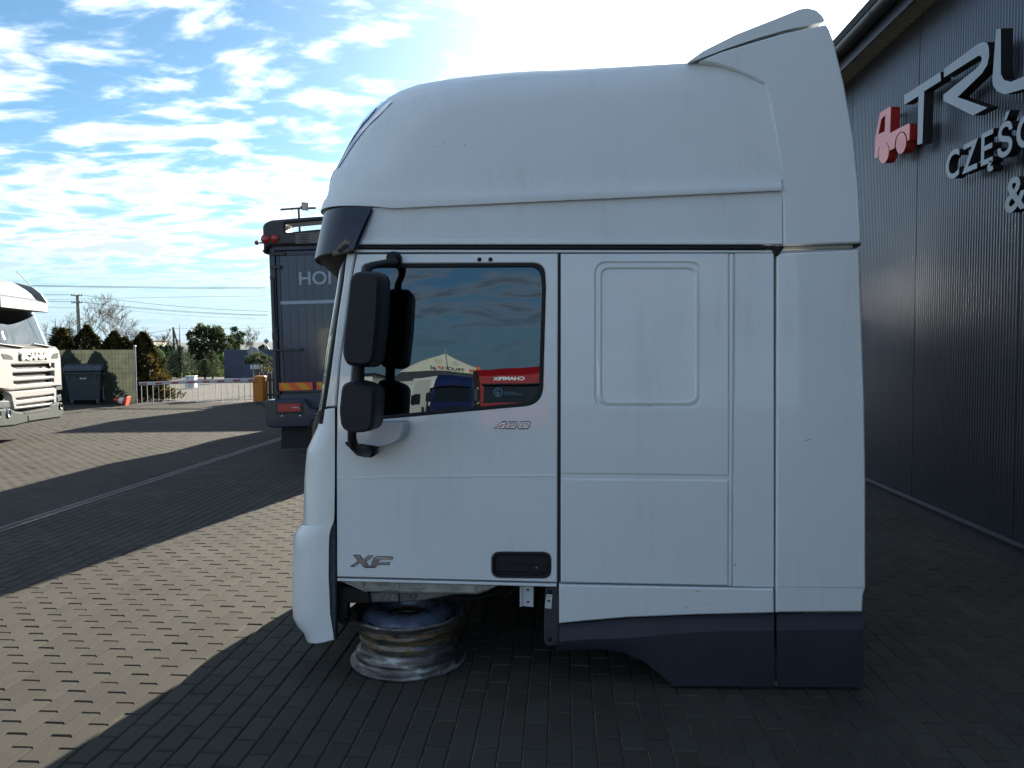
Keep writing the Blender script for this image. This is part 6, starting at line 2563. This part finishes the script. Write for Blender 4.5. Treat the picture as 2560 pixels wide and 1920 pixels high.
    bl = [(-0.27, 0, c.z - .02, .17, .13), (-0.12, .05, c.z + .05, .2, .16), (0.08, -.05, c.z + .08, .22, .15), (0.26, 0, c.z + .02, .18, .14), (0.0, .1, c.z - .06, .2, .12), (0.36, 0.05, c.z - .06, .12, .1), (-.36, 0, c.z - .04, .1, .08)]
    clumpy('clipped_tree', c.x, 26.5, c.z - 0.4, bl, 'small flat-crowned clipped tree beside the orange barrier cabinet', 61, PINE, n=900, leaf=0.05, stems=((-0.1, 0), (0.1, 0.05)), sr=0.02)
    c = at_y(664, 925, 26.8)
    clumpy('shrub', c.x, 26.8, c.z - .3, [(0, 0, c.z, .2, .2), (.15, 0, c.z - .1, .2, .2)], 'yellow-green bush peeping past the dark lorry side', 62, YELLOW, n=500, leaf=0.05, cat='shrub', sr=0.02)
    # far row of small thujas
    nth = ('first', 'second', 'third', 'fourth', 'fifth', 'sixth', 'seventh', 'eighth', 'ninth')
    FAR = ['%s small dark thuja from the left in the far row' % w for w in nth] + ['left small thuja tip above the slatted fence', 'right small thuja tip above the slatted fence']
    k = 0
    for u in (370, 378, 386, 394, 401, 409, 417, 425, 433, 650, 657):
        Y = 66 + (k % 3)
        p = at_y(u, 863 + rng.uniform(-1, 5), Y)
        thuja('thuja_tree', p.x, Y, p.z, 0.30, FAR[k], 70 + k, mt=SPRUCE, n=700, leaf=0.16, group='far thuja row', power=0.6)
        k += 1
    # rough grass along the road verge
    rng2 = np.random.default_rng(9)
    n = 26000
    x = rng2.uniform(-28, -2, n)
    y = rng2.uniform(45.2, 57.5, n)
    P = np.stack([x, y, np.full(n, -0.05)], 1)
    N = np.stack([rng2.normal(0, .35, n), rng2.normal(0, .35, n), np.ones(n)], 1)
    GR = leaf_mat('verge_grass', [(0.04, 0.075, 0.012), (0.09, 0.16, 0.025), (0.16, 0.22, 0.05)], 0.4)
    o = link('grass', tri_cloud(P, N, 0.34 * (0.5 + rng2.random(n)), rng2.random(n), 4, 9), GR)
    tag(o, 'short green grass growing along the road verge', 'grass', kind='stuff')


plant()
# ------------------------------------------------------------------ what stands behind the photographer (the door window mirrors it)
gn = (CF.m @ Vector((0, -1, CF.lean))).normalized()


def mirrored(u, v, Y):
    """where in the yard behind the camera lies what the door pane shows at this spot"""
    p = CF.world(CF.p(u, v, 0.010))
    d = ray(u, v).normalized()
    d = d - gn * (2 * d.dot(gn))
    return p + d * ((Y - p.y) / d.y)


def tent():
    Y = -58.0
    pk = mirrored(1117, 880, Y)
    ev = mirrored(985, 944, Y)
    low = mirrored(1117, 931, Y)
    sl = (pk.z - ev.z) / abs(pk.x - ev.x)
    hw = 10.5
    r = empty('storage_tent', (pk.x, Y, 0))
    tag(r, 'large cream gabled storage tent mirrored in the door window', 'tent')
    cr = mat('cream_canvas', (0.62, 0.55, 0.42), 0.7, var=0.05, vscale=0.6)
    dk = mat('dark_tent_wall', (0.03, 0.033, 0.037), 0.7, var=0.2)
    ze = pk.z - sl * hw
    zl = low.z
    print('tent', pk, ev, low, ze)
    xs = [-hw, 0, hw]
    # gable: cream above, dark wall below (the front looks towards +y)
    mb = MB()
    xg = (pk.z - zl) / sl
    mb.add([(-min(hw, xg + 0.3), 0, zl), (min(hw, xg + .3), 0, zl), (0, 0, pk.z)], [(0, 2, 1)])
    mb.build('gable', cr, r)
    mb = MB()
    mb.add([(-hw, -0.05, 0), (hw, -0.05, 0), (hw, -0.05, max(ze, 0.5)), (xg, -0.05, zl + 0.05), (-xg, -0.05, zl + 0.05), (-hw, -0.05, max(ze, .5))], [(5, 4, 3, 2, 1, 0)])
    mb.build('front_wall', dk, r)
    for s in (-1, 1):
        mb = MB()
        mb.add([(0, 0.05, pk.z + 0.02), (s * (hw + .2), 0.05, ze - sl * .2), (s * (hw + .2), -30, ze - sl * .2), (0, -30, pk.z + 0.02)], [(0, 1, 2, 3) if s > 0 else (3, 2, 1, 0)])
        mb.build('roof_sheet', cr, r)
        mb = MB()
        mb.add([(s * hw, 0, 0), (s * hw, -30, 0), (s * hw, -30, ze), (s * hw, 0, ze)], [(0, 1, 2, 3)])
        mb.build('side_wall', cr, r)
    MB().tube([(0, 0.02, zl), (0, 0.02, pk.z)], 0.04, 6).build('centre_seam', dk, r)
    MB().tube([(0, 0.0, pk.z), (0, 0.0, pk.z + 0.4)], 0.04, 6).build('finial', GALV, r)
    for s in (-1, 1):
        MB().box((s * 0.85, 0.02, zl + (pk.z - zl) * 0.52), (0.62, 0.03, 0.42)).build('vent_flap', mat('canvas_flap', (0.52, 0.46, 0.34), 0.7), r)
    # signboard lettering on the gable
    h = 0.62
    x = 5.0
    m1, m2 = BLACK, mat('orange_letter', (0.55, 0.12, 0.02), 0.5)
    a = mirrored(1165, 924, Y)
    b = mirrored(1070, 928, Y)
    # facing +y: read from the yard, so x runs the other way
    tx = 0.0
    total = None
    parts = []
    for s, m in (('TRUCK', m1), ('BP', m2), ('.pl', m1)):
        me = text_mesh(s, h / 0.73, 0.03, bold=0.02, sx=1.35)
        w = max(v.co.x for v in me.vertices)
        parts.append((me, m, tx))
        tx += w + 0.12
    k = abs(a.x - b.x) / tx
    for me, m, ox in parts:
        o = link('lettering', me, m, r)
        o.rotation_euler = (0, 0, math.pi)
        o.scale = (k, 1, k)
        o.location = (a.x - pk.x - ox * k if a.x > b.x else b.x - pk.x - ox * k, 0.06, a.z - 0.1)
    mb = MB()
    xx = max(a.x, b.x) - pk.x + 0.9
    mb.prism([(-0.5, 0), (-0.5, 0.3), (0.1, 0.3), (0.1, 0.62), (0.4, 0.62), (0.5, 0.3), (0.5, 0)], -0.02, 0.02)
    o = mb.build('emblem', m2, r)
    o.location = (xx, 0.06, a.z - 0.1)
    return r


tent()


def truck_front(name, u0, u1, vtop, Y, paint, label, yaw=0.0, hgt=3.6, text=None, tcol=None, glass=(0.05, 0.06, 0.06), group=None, roof=0.55):
    a, b = mirrored(u0, vtop, Y), mirrored(u1, vtop, Y)
    cx = (a.x + b.x) / 2
    H = 3.6
    r = empty(name, (cx, Y, 0), math.pi + yaw)
    r.scale = (1, 1, a.z / 3.6)
    print(label, a.z)
    tag(r, label, 'lorry', group)
    w = 2.5
    body = MB()
    prof = [(-0.0, 0.55), (-0.02, 1.7), (0.22, 2.75), (0.32, H - 0.35), (0.7, H), (2.0, H), (2.2, H - 0.3), (2.2, 0.8)]
    rows = []
    for x in (-w / 2, -w / 2 + .02, w / 2 - .02, w / 2):
        k = 0.97 if abs(x) == w / 2 else 1.0
        rows.append([Vector((x, 1.1 + (y - 1.1) * k, 0.55 + (z - 0.55) * (0.99 if k < 1 else 1))) for y, z in prof + prof[:1]])
    body.grid(rows, False)
    n = len(prof)
    body.add(rows[0][:n], [tuple(range(n))])
    body.add(rows[-1][:n], [tuple(reversed(range(n)))])
    body.build('cab_body', paint, r)
    gl = mat('dark_cab_glass', (0.012, 0.014, 0.016), 0.08, coat=0.5)
    mb = MB()
    mb.add([(-1.12, -0.012, 1.78), (1.12, -0.012, 1.78), (1.06, 0.205, 2.72), (-1.06, 0.205, 2.72)], [(0, 1, 2, 3)])
    mb.build('windscreen', gl, r)
    for s in (-1, 1):
        x = s * (w / 2 + 0.006)
        mb = MB()
        mb.add([(x, 0.22, 1.78), (x, 1.15, 1.78), (x, 1.15, 2.6), (x, 0.42, 2.6)], [(0, 1, 2, 3) if s > 0 else (3, 2, 1, 0)])
        mb.build('side_window', gl, r)
        MB().box((s * 1.45, 0.1, 2.2), (0.22, 0.14, 0.62), bev=0.03).build('mirror', BLACK, r)
        MB().box((s * 0.95, -0.10, 0.82), (0.42, 0.06, 0.22), bev=0.02).build('headlight', HL, r)
        wheel(r, (s * 1.05, 1.3, 0.5), 0.5, 0.32)
        wheel(r, (s * 0.95, 4.6, 0.5), 0.5, 0.5)
    MB().box((0, 0.02, 0.72), (2.46, 0.3, 0.45), bev=0.06).build('bumper', BLACK if paint is not WHITE else SG, r)
    for k in range(4):
        MB().box((0, -0.02, 1.05 + k * 0.13), (1.7, 0.05, 0.07), bev=0.01).build('grille_bar', BLACK, r)
    MB().box((0, 0.13, 2.78), (2.3, 0.2, 0.08), bev=0.03).build('sun_visor', BLACK, r)
    MB().box((0, 3.6, 0.85), (0.9, 4.0, 0.25)).build('chassis', DARKIN, r)
    if text:
        me = text_mesh(text, 0.24, 0.03, bold=0.008, align='CENTER')
        link('lettering', me, tcol, r).location = (0.1, 0.235, 3.0)
    return r


mirror_white = mat('plain_white_letter', (0.75, 0.75, 0.73), 0.5)
BLUEP = mat('deep_blue_paint', (0.010, 0.018, 0.075), 0.22, coat=0.6)
REDP = mat('red_lorry_paint', (0.26, 0.006, 0.010), 0.5, spec=0.2)
CREAMP = mat('cream_white_paint', (0.66, 0.62, 0.52), 0.3, coat=0.5)
truck_front('mirrored_lorry', 1080, 1176, 942, -40.0, BLUEP, 'deep blue lorry cab mirrored in the door window', R(8), 3.75, None)
truck_front('mirrored_lorry', 1200, 1366, 918, -21.5, REDP, 'red lorry cab mirrored largest in the door window', R(-14), 3.75, 'CHAMPEX', mirror_white)
truck_front('mirrored_lorry', 950, 1030, 950, -42.0, CREAMP, 'cream white lorry cab mirrored beside the mirror reflection', R(25), 3.5, None)
truck_front('mirrored_lorry', 1060, 1084, 945, -47.0, CREAMP, 'second cream lorry cab mirrored behind the blue one', R(0), 3.7, None)
truck_front('mirrored_lorry', 1150, 1186, 944, -45.0, REDP, 'red lorry cab mirrored behind the blue one', R(0), 3.5, None)
truck_front('mirrored_lorry', 880, 960, 944, -44.0, REDP, 'red lorry cab mirrored behind the black mirror shells', R(0), 3.5, None)


def reflection_shed():  # invented shed, put there to brighten the reflection in the lorry doors
    r = empty('reflection_shed', (-17.5, -40, 0), math.pi)
    tag(r, 'cream sheet-metal shed added for the bright reflection in the lorry doors', 'shed')
    MB().box((0, 3, 1.7), (11, 6, 3.4)).build('wall', CREAMP, r)
    MB().box((0, 3, 3.45), (11.4, 6.4, 0.12)).build('roof', DARKIN, r)
    for x, w in ((-4.2, 0.5), (-2.3, 1.5), (0.6, 0.4), (1.9, 0.9), (4.4, 1.1)):
        MB().box((x, -0.04, 1.45), (w, 0.06, 2.9)).build('door', DARKIN, r)


reflection_shed()
